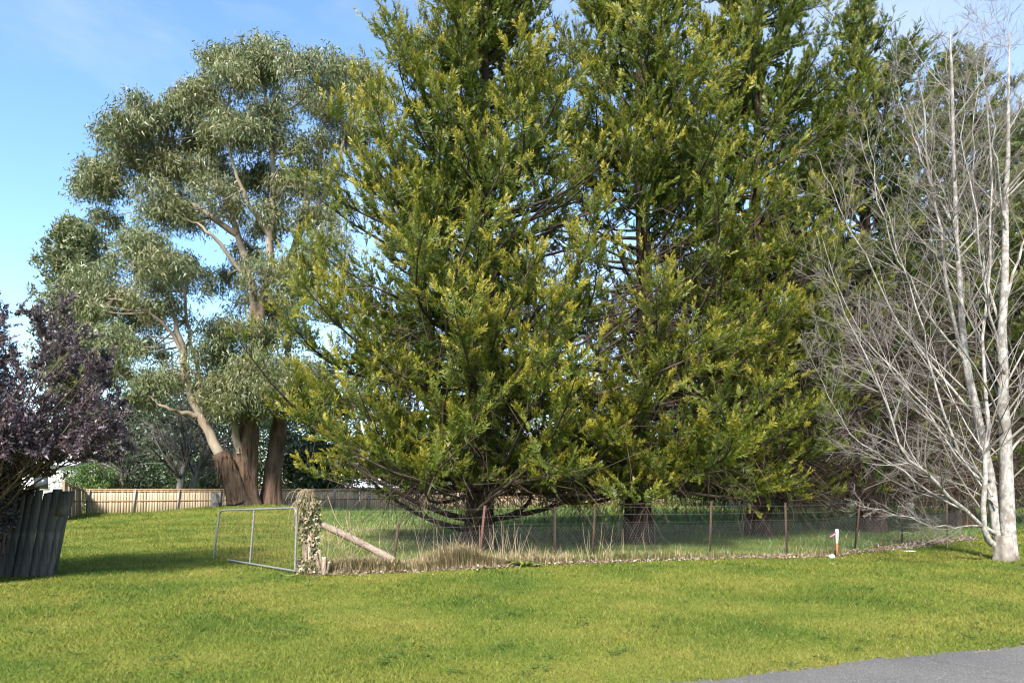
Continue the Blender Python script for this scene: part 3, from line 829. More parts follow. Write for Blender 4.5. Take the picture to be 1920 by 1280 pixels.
    C = C + [(x + rng.normal() * 18, y + rng.normal() * 14, r_ * 0.75) for (x, y, r_) in C[::7]]
    g = Geo(); gt = Geo()
    for (cx, cy, cr) in C:
        dep = rng.normal() * 2.2 + (1.5 if cy < 300 else -0.5)
        c = at(cx, cy, D0 + dep) - o
        r = cr / F * D0 * 0.98
        # limb from the nearest stem node that lies lower
        dist = np.linalg.norm(nodes[:, :3] - c, axis=1) + np.where(nodes[:, 2] > c[2] + 0.2, 6, 0)
        j = nodes[np.argmin(dist)]
        if dist.min() > 4.0: j = np.r_[c + (j[:3] - c) * 0.45, 0.03]
        for q in range(2):
            e = c + rng.normal(size=3) * r * 0.5
            mid = (j[:3] + e) / 2 + np.array([0, 0, -0.25]) + rng.normal(size=3) * 0.2
            P = poly([j[:3], mid, e], 8)
            gt.tubes(P, lin(min(j[3], 0.07) * (0.9 if q == 0 else 0.6), 0.015, 8)[None], 5, rng.random())
        # tufts of hanging leaves: most on the domed top
        nt = int(18 + cr * 0.6)
        v = unit(rng.normal(size=(nt, 3)))
        v[:, 2] = np.where(v[:, 2] < -0.55, -v[:, 2] * 0.7, v[:, 2])
        rr_ = (0.35 + 0.65 * rng.random(nt) ** 0.5)
        tc = c + v * (r * rr_)[:, None] * np.array([1.1, 1.1, 0.92])
        tw = tc - c
        s = np.linspace(0, 1, 4)
        PT = c + (rng.normal(size=(nt, 3)) * 0.1)[:, None] + tw[:, None] * s[None, :, None]
        PT[:, :, 2] += (0.12 * np.sin(s * 3.14))[None]
        gt.tubes(PT[::2, ::3], np.array([[0.018, 0.006]]), 3, rng.random(len(PT[::2])))
        nl = 34
        i = np.repeat(np.arange(nt), nl); k = len(i)
        p = tc[i] + rng.normal(size=(k, 3)) * np.array([0.22, 0.22, 0.12])
        p[:, 2] -= np.abs(rng.normal(size=k)) * 0.30
        d = np.stack([rng.normal(size=k) * 0.55 + 0.25 * v[i, 0], rng.normal(size=k) * 0.55 + 0.25 * v[i, 1], -0.8 + 0.45 * rng.normal(size=k)], 1)
        tt = rng.random(nt)[i]
        g.slivers(p, d, 0.18 + 0.14 * rng.random(k), 0.048 + 0.032 * rng.random(k), rng, np.clip(0.15 + 0.5 * rng.random(k) + 0.4 * tt, 0, 1), (rng.random(k) < 0.10) * 0.8)
    gl_.obj('limbs', M['gum_limb'], root, smooth=True)
    gt.obj('twigs', M['gum_twig'], root)
    g.obj('crown', M['gum_leaf'], root)
gum_tree()

# ------------------------------------------------------------------ generic branching for bare trees
def spawn(P, rad, n_each, s_lo, s_hi, ang, L, upbias, rng, K=4, bend=0.1, shrink=0.55, pick=None):
    N = len(P)
    i = np.repeat(np.arange(N), n_each)
    m = len(i)
    s = s_lo + (s_hi - s_lo) * rng.random(m)
    p, t = along(P[i], s)
    lat = rng.normal(size=(m, 3)); lat = unit(lat - (lat * t).sum(1, keepdims=True) * t)
    an = ang * (0.7 + 0.6 * rng.random(m))
    d = unit(t * np.cos(an)[:, None] + lat * np.sin(an)[:, None] + np.array([0, 0, upbias]))
    plen = np.linalg.norm(P[:, -1] - P[:, 0], axis=1)[i]
    ln = L * plen * (0.6 + 0.7 * rng.random(m)) * (1.15 - 0.65 * s)
    q = np.linspace(0, 1, K)
    C = p[:, None] + d[:, None] * (ln[:, None] * q)[:, :, None]
    C[:, :, 2] += (upbias * 0.6 * ln)[:, None] * (q ** 2)[None]
    C += (rng.normal(size=(m, 3)) * bend)[:, None] * (ln[:, None] * q ** 2)[:, :, None]
    Kp = P.shape[1]
    pr = np.take_along_axis(rad[i], np.clip((s * (Kp - 1)).astype(int), 0, Kp - 1)[:, None], 1)[:, 0]
    r0 = np.clip(pr * shrink, 0.0022, None)
    r = r0[:, None] * (1 - 0.75 * q)[None]
    return C, np.maximum(r, 0.0014)

def birch():
    rng = np.random.default_rng(9)
    D0 = 14.5
    root = thing('bare_birch_tree', 'leafless multi-stemmed birch with pale lichened bark on the lawn at right', 'tree', at(1888, 1052, D0))
    o = np.array(root.location)
    def pl(pts, K=14): return poly(np.array([at(x, y, D0 + d) for x, y, d in pts]) - o, K)
    # swollen base
    P = np.array([[0, 0, -0.08], [0, 0, 0.1], [-0.02, 0, 0.3], [-0.03, 0, 0.55]])
    g = Geo(); sides = 20; ang = np.arange(sides) * 2 * math.pi / sides
    rr = np.array([0.28, 0.24, 0.215, 0.18])[:, None] * (1 + 0.14 * np.sin(ang * 3 + 0.6) + 0.07 * np.sin(ang * 7))[None]
    V = P[:, None] + rr[:, :, None] * np.stack([np.cos(ang), 0.8 * np.sin(ang), 0 * ang], 1)[None]
    i = np.arange(4 * sides).reshape(4, sides); nx = np.roll(i, -1, 1)
    g.add(V, np.stack([i[:-1], nx[:-1], nx[1:], i[1:]], -1).reshape(-1, 4))
    g.obj('root_flare', M['birch_base'], root, smooth=True)
    stems = [
        ([(1892, 1040, 0), (1888, 930, 0), (1884, 800, 0), (1880, 660, 0.1), (1884, 480, 0.1), (1888, 320, 0.2), (1891, 180, 0.2), (1893, 60, 0.3)], 0.215, 0.012),
        ([(1874, 1010, 0.1), (1856, 900, 0.3), (1832, 780, 0.3), (1812, 680, 0.3), (1800, 560, 0.4), (1792, 420, 0.5), (1788, 260, 0.5), (1784, 110, 0.6), (1782, 60, 0.6)], 0.16, 0.018),
        ([(1862, 1020, -0.3), (1845, 985, -0.5), (1848, 880, -0.6), (1852, 780, -0.5), (1842, 660, -0.4), (1852, 520, -0.3), (1860, 350, -0.2), (1850, 180, -0.1)], 0.085, 0.012),
        ([(1812, 690, 0.3), (1780, 560, 0.5), (1762, 430, 0.6), (1742, 300, 0.8), (1728, 190, 0.9), (1720, 130, 1)], 0.085, 0.010),
        ([(1856, 900, 0.2), (1800, 850, -0.2), (1765, 760, -0.4), (1745, 680, -0.5), (1722, 600, -0.6), (1690, 480, -0.7), (1650, 360, -0.9), (1610, 250, -1)], 0.065, 0.008),
        ([(1866, 1000, -0.3), (1800, 952, -0.8), (1752, 905, -1.1), (1700, 850, -1.4), (1672, 780, -1.6), (1640, 700, -1.8), (1590, 600, -2.0), (1545, 500, -2.2)], 0.085, 0.007),
        ([(1800, 952, -0.8), (1720, 905, -0.8), (1640, 850, -0.7), (1580, 790, -0.6), (1540, 720, -0.5), (1510, 650, -0.5)], 0.040, 0.005),
        ([(1845, 985, -0.5), (1770, 985, -1.0), (1690, 970, -1.3), (1600, 940, -1.4)], 0.030, 0.005),
        ([(1832, 780, 0.3), (1760, 700, 0.6), (1690, 610, 1.0), (1620, 480, 1.2), (1560, 350, 1.4), (1530, 290, 1.5)], 0.060, 0.006),
        ([(1812, 680, 0.3), (1740, 590, 0.2), (1680, 470, 0), (1640, 330, -0.2), (1620, 230, -0.3)], 0.055, 0.006),
        ([(1884, 700, 0), (1850, 560, -0.6), (1830, 420, -0.9), (1815, 280, -1.1), (1800, 150, -1.2)], 0.060, 0.006),
        ([(1882, 620, 0.1), (1840, 480, 0.6), (1825, 340, 1.0), (1830, 200, 1.2), (1840, 40, 1.3)], 0.060, 0.006),
        ([(1886, 560, 0.1), (1930, 430, 0), (1960, 280, 0), (1980, 120, 0)], 0.060, 0.006),
        ([(1886, 860, 0), (1950, 780, 0), (2010, 660, 0), (2060, 500, 0)], 0.060, 0.006),
        ([(1790, 420, 0.5), (1735, 320, 0.8), (1700, 220, 1.0), (1680, 140, 1.1)], 0.045, 0.006),
        ([(1860, 930, 0), (1780, 830, 0.8), (1700, 720, 1.4), (1620, 640, 1.8), (1550, 560, 2.0)], 0.050, 0.006),
        ([(1888, 440, 0.1), (1870, 300, -0.4), (1850, 150, -0.6), (1842, 20, -0.7)], 0.045, 0.006),
        ([(1845, 870, 0.3), (1760, 790, -0.6), (1670, 690, -1.0), (1600, 600, -1.2), (1540, 440, -1.3)], 0.045, 0.006),
        ([(1870, 950, 0), (1790, 905, 0.8), (1700, 880, 1.4), (1600, 840, 1.8), (1530, 800, 2.0)], 0.035, 0.005),
    ]
    S, SR = [], []
    for k, (pts, r0, r1) in enumerate(stems):
        P = pl(pts, 16)
        P[1:-1] += rng.normal(size=(14, 3)) * (0.012 if k < 3 else 0.03)
        q = np.linspace(0, 1, 16)
        r = r0 + (r1 - r0) * q ** 0.8
        r = r * (0.56 if k > 2 else 0.78)
        g = Geo(); g.tubes(P, r[None], 10 if k < 3 else 7, 0.5)
        g.obj('stem' if k < 3 else 'limb', M['birch'], root, smooth=True)
        S.append(P); SR.append(r)
    S, SR = np.array(S), np.array(SR)
    gt = Geo()
    B, BR = spawn(S, SR, 25, 0.15, 0.98, 0.80, 0.25, 0.20, rng, 5, 0.12, 0.42)
    BR = np.minimum(BR, 0.022)
    gt.tubes(B, BR, 4, 0.4 + 0.6 * rng.random(len(B)))
    B2, BR2 = spawn(B, BR, 6, 0.15, 1.0, 0.8, 0.42, 0.08, rng, 4, 0.15, 0.6)
    gt.tubes(B2, np.maximum(BR2, 0.0032), 3, 0.15 + 0.7 * rng.random(len(B2)))
    B3, BR3 = spawn(B2, BR2, 4, 0.2, 1.0, 0.8, 0.5, 0.05, rng, 3, 0.15, 0.7)
    gt.tubes(B3, np.maximum(BR3, 0.002), 3, 0.5 * rng.random(len(B3)))
    gt.obj('twigs', M['birch_twig'], root, kind='stuff')
birch()

# ------------------------------------------------------------------ purple shrub at the left
def purple_shrub():
    rng = np.random.default_rng(21)
    D0 = 11.2
    root = thing('purple_leaved_shrub', 'large purple-leaved shrub overhanging the dark fence at the left edge', 'shrub', (-8.95, D0, 0.0))
    # main stems fan from the base
    n = 84
    c = np.array([0.42, 0.0, 2.72])
    v = unit(rng.normal(size=(n, 3)) * np.array([1, 1, 0.9]) + np.array([0.35, -0.1, 0.15]))
    tip = c + v * np.array([2.5, 1.7, 2.05]) * (0.72 + 0.26 * rng.random((n, 1)))
    tip[:, 2] = np.maximum(tip[:, 2], 0.75)
    m_ = 18
    tip[:m_] = np.stack([-0.8 + 1.2 * rng.random(m_), -0.7 + 0.9 * rng.random(m_), 0.35 + 1.3 * rng.random(m_)], 1)
    b0 = np.stack([rng.normal(size=n) * 0.12, rng.normal(size=n) * 0.12, np.zeros(n)], 1)
    mid = b0 * 0.3 + np.array([0, 0, 1.0]) + (tip - np.array([0, 0, 1.0])) * 0.33 + rng.normal(size=(n, 3)) * 0.15
    P = np.stack([poly([b, np.array([b[0] * 2, b[1] * 2, 0.7]), m_, t_], 9) for b, m_, t_ in zip(b0, mid, tip)])
    q = np.linspace(0, 1, 9)
    rad = np.broadcast_to(0.032 * (1 - 0.85 * q) + 0.002, (n, 9))
    def off(E): return ((E[:, 2] < 2.0) & (E[:, 0] > 1.15)) | ((E[:, 2] < 1.75) & (E[:, 0] > 0.75))
    keep = ~off(tip); keep[:m_] = True; P, rad = P[keep], rad[keep]
    gw = Geo(); gw.tubes(P, rad, 6)
    B, BR = spawn(P, rad, 18, 0.35, 1.0, 0.75, 0.24, 0.12, rng, 5, 0.10, 0.5)
    Bl, BRl = spawn(P[:m_], rad[:m_], 24, 0.08, 1.0, 0.9, 0.28, 0.10, rng, 5, 0.12, 0.4)
    B, BR = np.concatenate([B, Bl]), np.concatenate([BR, BRl])
    keep = ~off(B[:, -1]); B, BR = B[keep], BR[keep]
    gw.tubes(B, BR, 4)
    B2, BR2 = spawn(B, BR, 9, 0.15, 1.0, 0.6, 0.50, 0.10, rng, 4, 0.10, 0.6)
    gw.tubes(B2[::2, ::3], np.maximum(BR2, 0.002)[::2, ::3] * 0.8, 3)
    gw.obj('branches', M['purple_wood'], root)
    # small leaves along the twigs
    PT = B2
    PT = PT[~((PT[:, -1, 2] < 2.0) & (PT[:, -1, 0] > 1.15)) & ~((PT[:, -1, 2] < 1.75) & (PT[:, -1, 0] > 0.75))]
    low = PT[:, -1, 2] < 1.45
    nl = np.where(low, 15, 18)
    i = np.repeat(np.arange(len(PT)), nl); k = len(i)
    s = rng.random(k) ** 0.8
    p, t = along(PT[i], s)
    p = p + rng.normal(size=(k, 3)) * 0.018
    d = unit(t * 0.7 + rng.normal(size=(k, 3)) * 0.6 + np.array([0, 0, 0.15]))
    bt = rng.random(len(PT))[i]
    g = Geo()
    g.slivers(p, d, 0.044 + 0.040 * rng.random(k), 0.027 + 0.015 * rng.random(k), rng, np.clip(0.6 * rng.random(k) + 0.45 * bt, 0, 1), (rng.random(k) < 0.06 + 0.06 * bt) * 0.7)
    g.obj('crown', M['purple'], root)
purple_shrub()

# ------------------------------------------------------------------ fences
def plank_mesh(name, w, h, t, seed=0, notch=0.0):
    g = Geo(); g.box((0, 0, h / 2), (w, t, h))
    me = g.mesh(name)
    return me

def paling_fence(name, label, A, B, zt_a, zt_b, n_post, mat_p, mat_r, h_under=0.15, pw=0.15, post_mat='galv', lean=0.0, seed=1):
    """posts, two rails, capping and single palings from A to B; top heights zt_a, zt_b"""
    rng = np.random.default_rng(seed)
    A, B = np.array(A, float), np.array(B, float)
    L = np.linalg.norm(B - A); dr = (B - A) / L
    rz = math.atan2(dr[1], dr[0])
    root = thing(name, label, 'fence', (A[0], A[1], float(ground_z(*A))), rz=rz)
    z0 = root.location.z
    def zt(s): return zt_a + (zt_b - zt_a) * s / L - z0
    def zg(s):
        p = A + dr * s
        return float(ground_z(p[0], p[1])) - z0
    n = int(L / pw)
    shapes = {}
    for k in range(n):
        s = (k + 0.5) * L / n
        b = zg(s) - 0.03; h = zt(s) - 0.035 - b + rng.normal() * 0.008
        key = (round(h, 1), int(rng.integers(0, 3)))
        if key not in shapes:
            w = pw * (1.02, 0.97, 0.92)[key[1]]
            g = Geo(); g.box((0, 0, 0.5), (w, 0.016, 1.0)); shapes[key] = g.mesh('paling')
        o = link('paling', shapes[key], M[mat_p], root)
        o.location = (s + rng.normal() * 0.006, 0.004 + 0.016 * (k % 2) + rng.normal() * 0.002, b)
        o.scale = (1, 1, h); o.rotation_euler = (0, rng.normal() * 0.008, 0)
    for zz, hh, nm in ((0.52, 0.075, 'rail'), (0.93, 0.075, 'rail')):
        g = Geo()
        seg = 12
        for j in range(seg):
            s0, s1 = L * j / seg, L * (j + 1) / seg
            a = zg(s0) + (zt(s0) - zg(s0)) * zz; b2 = zg(s1) + (zt(s1) - zg(s1)) * zz
            g.tubes(np.array([[s0, -0.03, a], [s1, -0.03, b2]]), 0.036, 4, cap=False)
        g.obj(nm, M[mat_r], root)
    g = Geo()
    g.tubes(np.array([[0, -0.005, zt(0)], [L, -0.005, zt(L)]]), 0.045, 4, cap=True)
    g.obj('capping', M[mat_r], root)
    g = Geo(); g.box((0, 0, 0.5), (0.075, 0.06, 1.0)); pm = g.mesh('post')
    for k in range(n_post):
        s = L * k / (n_post - 1)
        o = link('post', pm, M[post_mat], root)
        o.location = (s, -0.075, zg(s) - 0.1); o.scale = (1, 1, zt(s) - zg(s) + 0.11)
        o.rotation_euler = (0, lean * max(0.0, 1 - s / 14.0), 0)
    return root

# back fence: from the far left corner to behind the conifers
fA = np.array([-24.9, 40.5]); fdir = unit(np.array([16.3, 8.5]))
paling_fence('paling_fence', 'long tan timber paling fence with steel posts across the back of the lot', fA, fA + fdir * 43.2, 1.26, 1.12, 19, 'tan_wood', 'tan_rail', lean=0.14, seed=3)
# side fence that runs towards the camera from the corner
paling_fence('side_paling_fence', 'greyer paling fence running forward from the back left corner', fA + np.array([4.6, -9.2]), fA + np.array([-0.12, -0.1]), 1.75, 1.28, 5, 'tan_wood', 'tan_rail', seed=4, post_mat='old_post')

# dark weathered fence under the purple shrub
def dark_fence():
    rng = np.random.default_rng(8)
    ex, ey = -8.12, 12.25
    root = thing('weathered_fence', 'dark weathered leaning timber fence end below the purple shrub', 'fence', (ex, ey, float(ground_z(ex, ey))), rz=math.pi + 0.13)
    x = 0.0; k = 0
    while x < 3.0:
        w = (0.10, 0.15, 0.14, 0.16, 0.13)[k % 5] * (0.9 + 0.2 * rng.random())
        h = 1.55 + rng.normal() * 0.02
        lean = 0.17 - 0.012 * x
        if k == 0: h = 1.12
        g = Geo()
        # a plank with rough, worn top
        nseg = 7
        zs = np.linspace(0, h, nseg)
        V = []
        for j, zz in enumerate(zs):
            e = rng.normal(size=2) * 0.004
            for dx, dy in ((-w / 2 + e[0], -0.011), (w / 2 + e[1], -0.011), (w / 2 + e[1], 0.011), (-w / 2 + e[0], 0.011)):
                V.append((dx - lean * zz, dy, zz + (0.03 * rng.normal() * (j == nseg - 1) * (dx > 0))))
        F4 = []
        for j in range(nseg - 1):
            for c in range(4):
                F4.append((j * 4 + c, j * 4 + (c + 1) % 4, j * 4 + 4 + (c + 1) % 4, j * 4 + 4 + c))
        F4.append(((nseg - 1) * 4, (nseg - 1) * 4 + 1, (nseg - 1) * 4 + 2, (nseg - 1) * 4 + 3))
        g.add(V, F4)
        o = g.obj('paling', M['dark_wood'], root)
        o.location = (x + w / 2, 0.012 * (k % 2), -0.03)
        x += w * 0.985 + 0.008 * rng.random() ** 3; k += 1
    for zz in (0.4, 1.15):
        g = Geo(); g.box((1.5 - 0.185 * zz * 0.4, -0.055, zz), (2.9, 0.05, 0.08)); g.obj('rail', M['dark_wood'], root)
    g = Geo(); g.box((0.08, -0.13, 0.70), (0.11, 0.10, 1.45), shear=(-0.18, 0)); g.obj('post', M['dark_wood'], root)
    g = Geo(); g.box((0.02, 0.03, 1.28), (0.24, 0.018, 0.44), shear=(-0.19, 0)); o = g.obj('paling', M['dark_wood'], root)
    o.location = (-0.20, 0.01, 0)
dark_fence()

def wire_fence():
    rng = np.random.default_rng(14)
    root = thing('wire_fence', 'old rusty wire and netting fence with steel posts along the lawn edge', 'fence', (FENCE[0, 0], FENCE[0, 1], 0.0))
    o = np.array([FENCE[0, 0], FENCE[0, 1], 0.0])
    # dense fence line
    xs = np.linspace(FENCE[0, 0], 13.4, 400)
    line = np.stack([xs, fence_y(xs)], 1)
    seg = np.r_[0, np.cumsum(np.linalg.norm(np.diff(line, axis=0), axis=1))]
    def pt(s, z):
        x = np.interp(s, seg, line[:, 0]); y = np.interp(s, seg, line[:, 1])
        return np.stack([x, y, ground_z(x, y) + z], -1) - o
    # posts: photo column, height, lean, material
    for px, h, lx, mt in ((738, 0.90, 0.12, 'rust'), (898, 1.20, 0.10, 'redpost'), (1040, 1.15, 0.0, 'rust'), (1112, 1.12, 0.05, 'rust'), (1330, 1.22, 0.04, 'rust'), (1477, 1.18, -0.02, 'rust'), (1604, 1.20, 0.06, 'rust'), (1690, 1.18, 0.04, 'rust'), (1775, 1.15, 0.0, 'rust')):
        k = np.argmin(np.abs(960 + F * line[:, 0] / line[:, 1] - px))
        b = pt(seg[k], 0.0)
        g = Geo(); rz = rng.random() * 6.28
        for j in range(3):          # star picket: three flanges
            a = rz + j * 2.094
            g.box((0.014 * math.cos(a), 0.014 * math.sin(a), h / 2 - 0.05), (0.024, 0.006, h + 0.1), a, 0.5)
        ob = g.obj('post', M[mt], root)
        ob.location = b; ob.rotation_euler = (rng.normal() * 0.03, lx, 0)
    for z in (1.13, 0.97, 0.80):
        s = np.linspace(0, seg[-1], 140)
        P = pt(s, z - 0.02 * np.abs(np.sin(s * 1.1 + z * 2)) + 0.003 * np.sin(s * 5.3))
        g = Geo(); g.tubes(P, 0.0018, 3); g.obj('wire', M['wire'], root)
    # netting: twisted hexagonal wire
    cw, ch = 0.062, 0.054
    nx = int((seg[-1] - 1.2) / cw); nz = 13
    sag = lambda s: 0.02 * np.sin(s * 2.1) - 0.10 * np.exp(-((s - 2.2) / 1.4) ** 2)
    I, J = np.meshgrid(np.arange(nx), np.arange(nz), indexing='ij')
    I, J = I.ravel(), J.ravel()
    s0 = 1.2 + (I + 0.5 * (J % 2)) * cw
    z0 = 0.04 + J * ch
    def net(s, z): return pt(s, z * (1 + 0.0 * s) + sag(s) * z / 0.8)
    a = net(s0, z0); b = net(s0, z0 + ch * 0.42)
    c = net(s0 + cw / 2, z0 + ch); d = net(s0 - cw / 2, z0 + ch)
    g = Geo()
    for p, q in ((a, b), (b, c), (b, d)):
        g.tubes(np.stack([p, q], 1), 0.0015, 3)
    g.obj('netting', M['netting'], root, kind='stuff')
wire_fence()

# ------------------------------------------------------------------ gate, gate post, brace, stump
def gate():
    rng = np.random.default_rng(3)
    hx, hy = -3.93, 12.55
    lx, ly = -6.46, 15.0
    root = thing('wire_gate', 'sagging galvanised tube farm gate with rusty mesh standing open on the lawn', 'gate', (hx, hy, 0.0))
    dv = np.array([lx - hx, ly - hy]); L = np.linalg.norm(dv); dr = dv / L
    def P(u, z):            # u along the gate 0..1
        u = np.asarray(u, float); z = np.asarray(z, float)
        lean = 0.10 * u + 0.03                 # the gate leans a little to the right going up
        return np.stack([dr[0] * L * u + lean * z, dr[1] * L * u + 0 * z, z], -1)
    top = lambda u: 1.20 - 0.14 * u
    bot = lambda u: 0.05 - 0.02 * u
    # outer tube with rounded corners
    ur = 0.045
    a = np.linspace(0, math.pi / 2, 6)
    pts = [(0.0, bot(0))] + [(0.0, z) for z in np.linspace(0.3, top(0) - 0.16, 4)]
    pts += [(ur * (1 - math.cos(t)), top(0) - 0.14 + 0.14 * math.sin(t)) for t in a]
    pts += [(u, top(u)) for u in np.linspace(0.12, 0.88, 8)]
    pts += [(1 - ur + ur * math.sin(t), top(1) - 0.14 + 0.14 * math.cos(t)) for t in a]
    pts += [(1.0, z) for z in np.linspace(top(1) - 0.2, bot(1), 5)]
    pts = np.array(pts)
    g = Geo(); g.tubes(P(pts[:, 0], pts[:, 1]), 0.020, 8, cap=True); g.obj('frame', M['galv'], root, smooth=True)
    g = Geo(); u = np.linspace(0.0, 0.80, 10); g.tubes(P(u, bot(u) + 0.01), 0.018, 8, cap=True); g.obj('bottom_rail', M['galv'], root, smooth=True)
    g = Geo(); z = np.linspace(bot(0.51), top(0.51), 6); g.tubes(P(np.full(6, 0.51), z), 0.017, 8, cap=True); g.obj('upright', M['galv'], root, smooth=True)
    # wire ties on the uprights and the top tube
    for uu in (1.0, 0.51):
        for zz in np.linspace(0.12, top(uu) - 0.12, 8):
            g = Geo(); p = P(uu, zz); t_ = P(uu, zz + 0.03)
            g.tubes(np.stack([p, t_]), 0.0235, 7); g.obj('wire_tie', M['wire'], root)
    # rusty mesh
    g = Geo()
    for zz in np.linspace(0.16, 0.98, 8):
        u = np.linspace(0.01, 0.99, 14)
        g.tubes(P(u, zz * top(u) / 1.15 + 0.006 * rng.normal(size=14)), 0.0030, 3)
    for uu in np.linspace(0.05, 0.95, 22):
        z = np.linspace(bot(uu) + 0.03, top(uu) - 0.02, 5)
        g.tubes(P(np.full(5, uu) + 0.002 * rng.normal(size=5), z), 0.0028, 3)
    g.obj('mesh', M['rust_wire'], root, kind='stuff')
    for zz in (0.25, 0.98):
        g = Geo(); g.tubes(np.array([P(0.0, zz), P(0.0, zz) + np.array([0.10, 0.03, 0.0])]), 0.012, 6, cap=True); g.obj('hinge', M['rust'], root)
gate()

PX, PY = -3.72, 12.72
def gate_post():
    rng = np.random.default_rng(31)
    root = thing('gate_post', 'old round timber gate post smothered in dead ivy beside the tube gate', 'post', (PX, PY, 0.0))
    P = np.array([[0, 0, -0.1], [0.0, 0, 0.4], [0.01, 0, 0.85], [0.0, 0, 1.30]])
    g = Geo(); g.tubes(P, np.array([[0.10, 0.095, 0.09, 0.085]]), 14, cap=True); g.obj('shaft', M['old_post'], root, smooth=True)
    # ivy
    root2 = thing('ivy', 'half dead ivy with straw tangle climbing the timber gate post', 'ivy', (PX, PY, 0.0))
    n = 26
    a = rng.random(n) * 6.28; k = 9
    s = np.linspace(0, 1, k)
    r = 0.105 + 0.02 * rng.random(n)
    ph = a[:, None] + 1.2 * rng.normal(size=n)[:, None] * s[None] + 0.4 * np.sin(s * 6)[None]
    V = np.stack([r[:, None] * np.cos(ph), r[:, None] * np.sin(ph), (0.0 + (0.7 + 0.8 * rng.random(n))[:, None] * s)], -1)
    g = Geo(); g.tubes(V, 0.008 * (1 - 0.5 * s)[None], 4, 0.3); g.obj('stems', M['old_post'], root2)
    n = 1500
    z = rng.random(n) * 1.46
    a = rng.random(n) * 6.28
    rr = (0.095 + 0.05 * rng.random(n)) * (1 + 0.25 * np.exp(-((z - 1.3) / 0.25) ** 2) + 0.6 * np.exp(-(z / 0.25) ** 2))
    rr = rr * (1 + 0.45 * wob(a * 0.9, z, 3.3, 1.0)) * np.where(z > 1.35, 0.7, 1.0)
    keep = (wob(a, z * 3, 2.0, 5.0) > -0.35) | (z < 0.3)
    a, z, rr = a[keep], z[keep], rr[keep]; n = len(z)
    p = np.stack([rr * np.cos(a), rr * np.sin(a), z], 1)
    d = np.stack([np.cos(a) * 0.6 + rng.normal(size=n) * 0.4, np.sin(a) * 0.6 + rng.normal(size=n) * 0.4, -0.5 + 0.5 * rng.normal(size=n)], 1)
    g = Geo(); g.slivers(p, d, 0.05 + 0.04 * rng.random(n), 0.035 + 0.03 * rng.random(n), rng, rng.random(n), (rng.random(n) < 0.62) * (0.5 + 0.5 * rng.random(n)), kite=True)
    g.obj('leaves', M['ivy'], root2)
    # straw tangle at the top and dangling vines
    n = 170
    a = math.pi + rng.normal(size=n) * 1.1
    b = np.stack([0.06 * rng.normal(size=n), 0.06 * rng.normal(size=n), 1.28 + 0.26 * rng.random(n)], 1)
    o_ = np.stack([np.cos(a) * 0.2, np.sin(a) * 0.2, 0 * a], 1) * (0.3 + 0.9 * rng.random((n, 1)))
    L = 0.10 + 0.55 * rng.random(n) ** 1.5
    s = np.linspace(0, 1, 5)
    V = b[:, None] + o_[:, None] * (s ** 0.7)[None, :, None]
    V[:, :, 2] += (0.05 * np.sin(s * 3.1))[None] - L[:, None] * s[None] ** 1.6
    g = Geo(); g.tubes(V, 0.0045, 3, rng.random(n)); g.obj('straw', M['dry_grass'], root2, kind='stuff')
    n = 45
    b = np.stack([0.15 + 0.8 * rng.random(n), -0.05 + 0.25 * rng.normal(size=n), 0.05 + 0.85 * rng.random(n)], 1)
    d = rng.normal(size=(n, 3)) * 0.3
    s = np.linspace(0, 1, 6)
    V = b[:, None] + d[:, None] * s[None, :, None]; V[:, :, 2] -= (0.25 * np.sin(s * 3.1))[None]
    V[:, :, 2] = np.maximum(V[:, :, 2], 0.02)
    g = Geo(); g.tubes(V, 0.005, 3, rng.random(n)); g.obj('vine', M['dry_grass'], root2, kind='stuff')
    # log brace
    a_ = np.array([PX + 0.12, PY + 0.06, 0.92]); b_ = np.array([-2.25, 13.15, 0.18])
    lg = thing('log_brace', 'weathered round log brace slanting from the ivy post into the grass', 'log', tuple(b_))
    q = np.linspace(0, 1, 8)[:, None]
    P = (a_ - b_) * q + np.array([[0, 0, 1]]) * 0.03 * np.sin(q * 3.1)
    g = Geo(); g.tubes(P, np.array([[0.075, 0.074, 0.072, 0.07, 0.068, 0.066, 0.064, 0.062]]) * (1 + 0.05 * rng.normal(size=(1, 8))), 12, cap=True); g.obj('round_log', M['log'], lg, smooth=True)
    # cut stump by the post
    st = thing('cut_stump', 'small pruned stump with pale sawn ends at the foot of the ivy post', 'stump', (-3.40, 12.52, 0.0))
    for (x, y, tx, ty, tz, r) in ((0, 0, 0.01, 0, 0.30, 0.042), (-0.05, 0.04, -0.15, 0.02, 0.36, 0.028), (-0.02, 0.05, -0.10, 0.08, 0.43, 0.026), (0.05, 0.02, 0.10, -0.02, 0.22, 0.022)):
        A, B = np.array([x, y, -0.03]), np.array([tx, ty, tz])
        g = Geo(); g.tubes(np.stack([A, (A + B) / 2, B]), r, 10); o2 = g.obj('stub', M['old_post'], st, smooth=True)
        dd = unit(B - A)
        g = Geo(); g.tubes(np.stack([B - dd * 0.002, B + dd * 0.006]), r * 1.03, 10, cap=True); g.obj('sawn_end', M['sawn'], o2)
gate_post()

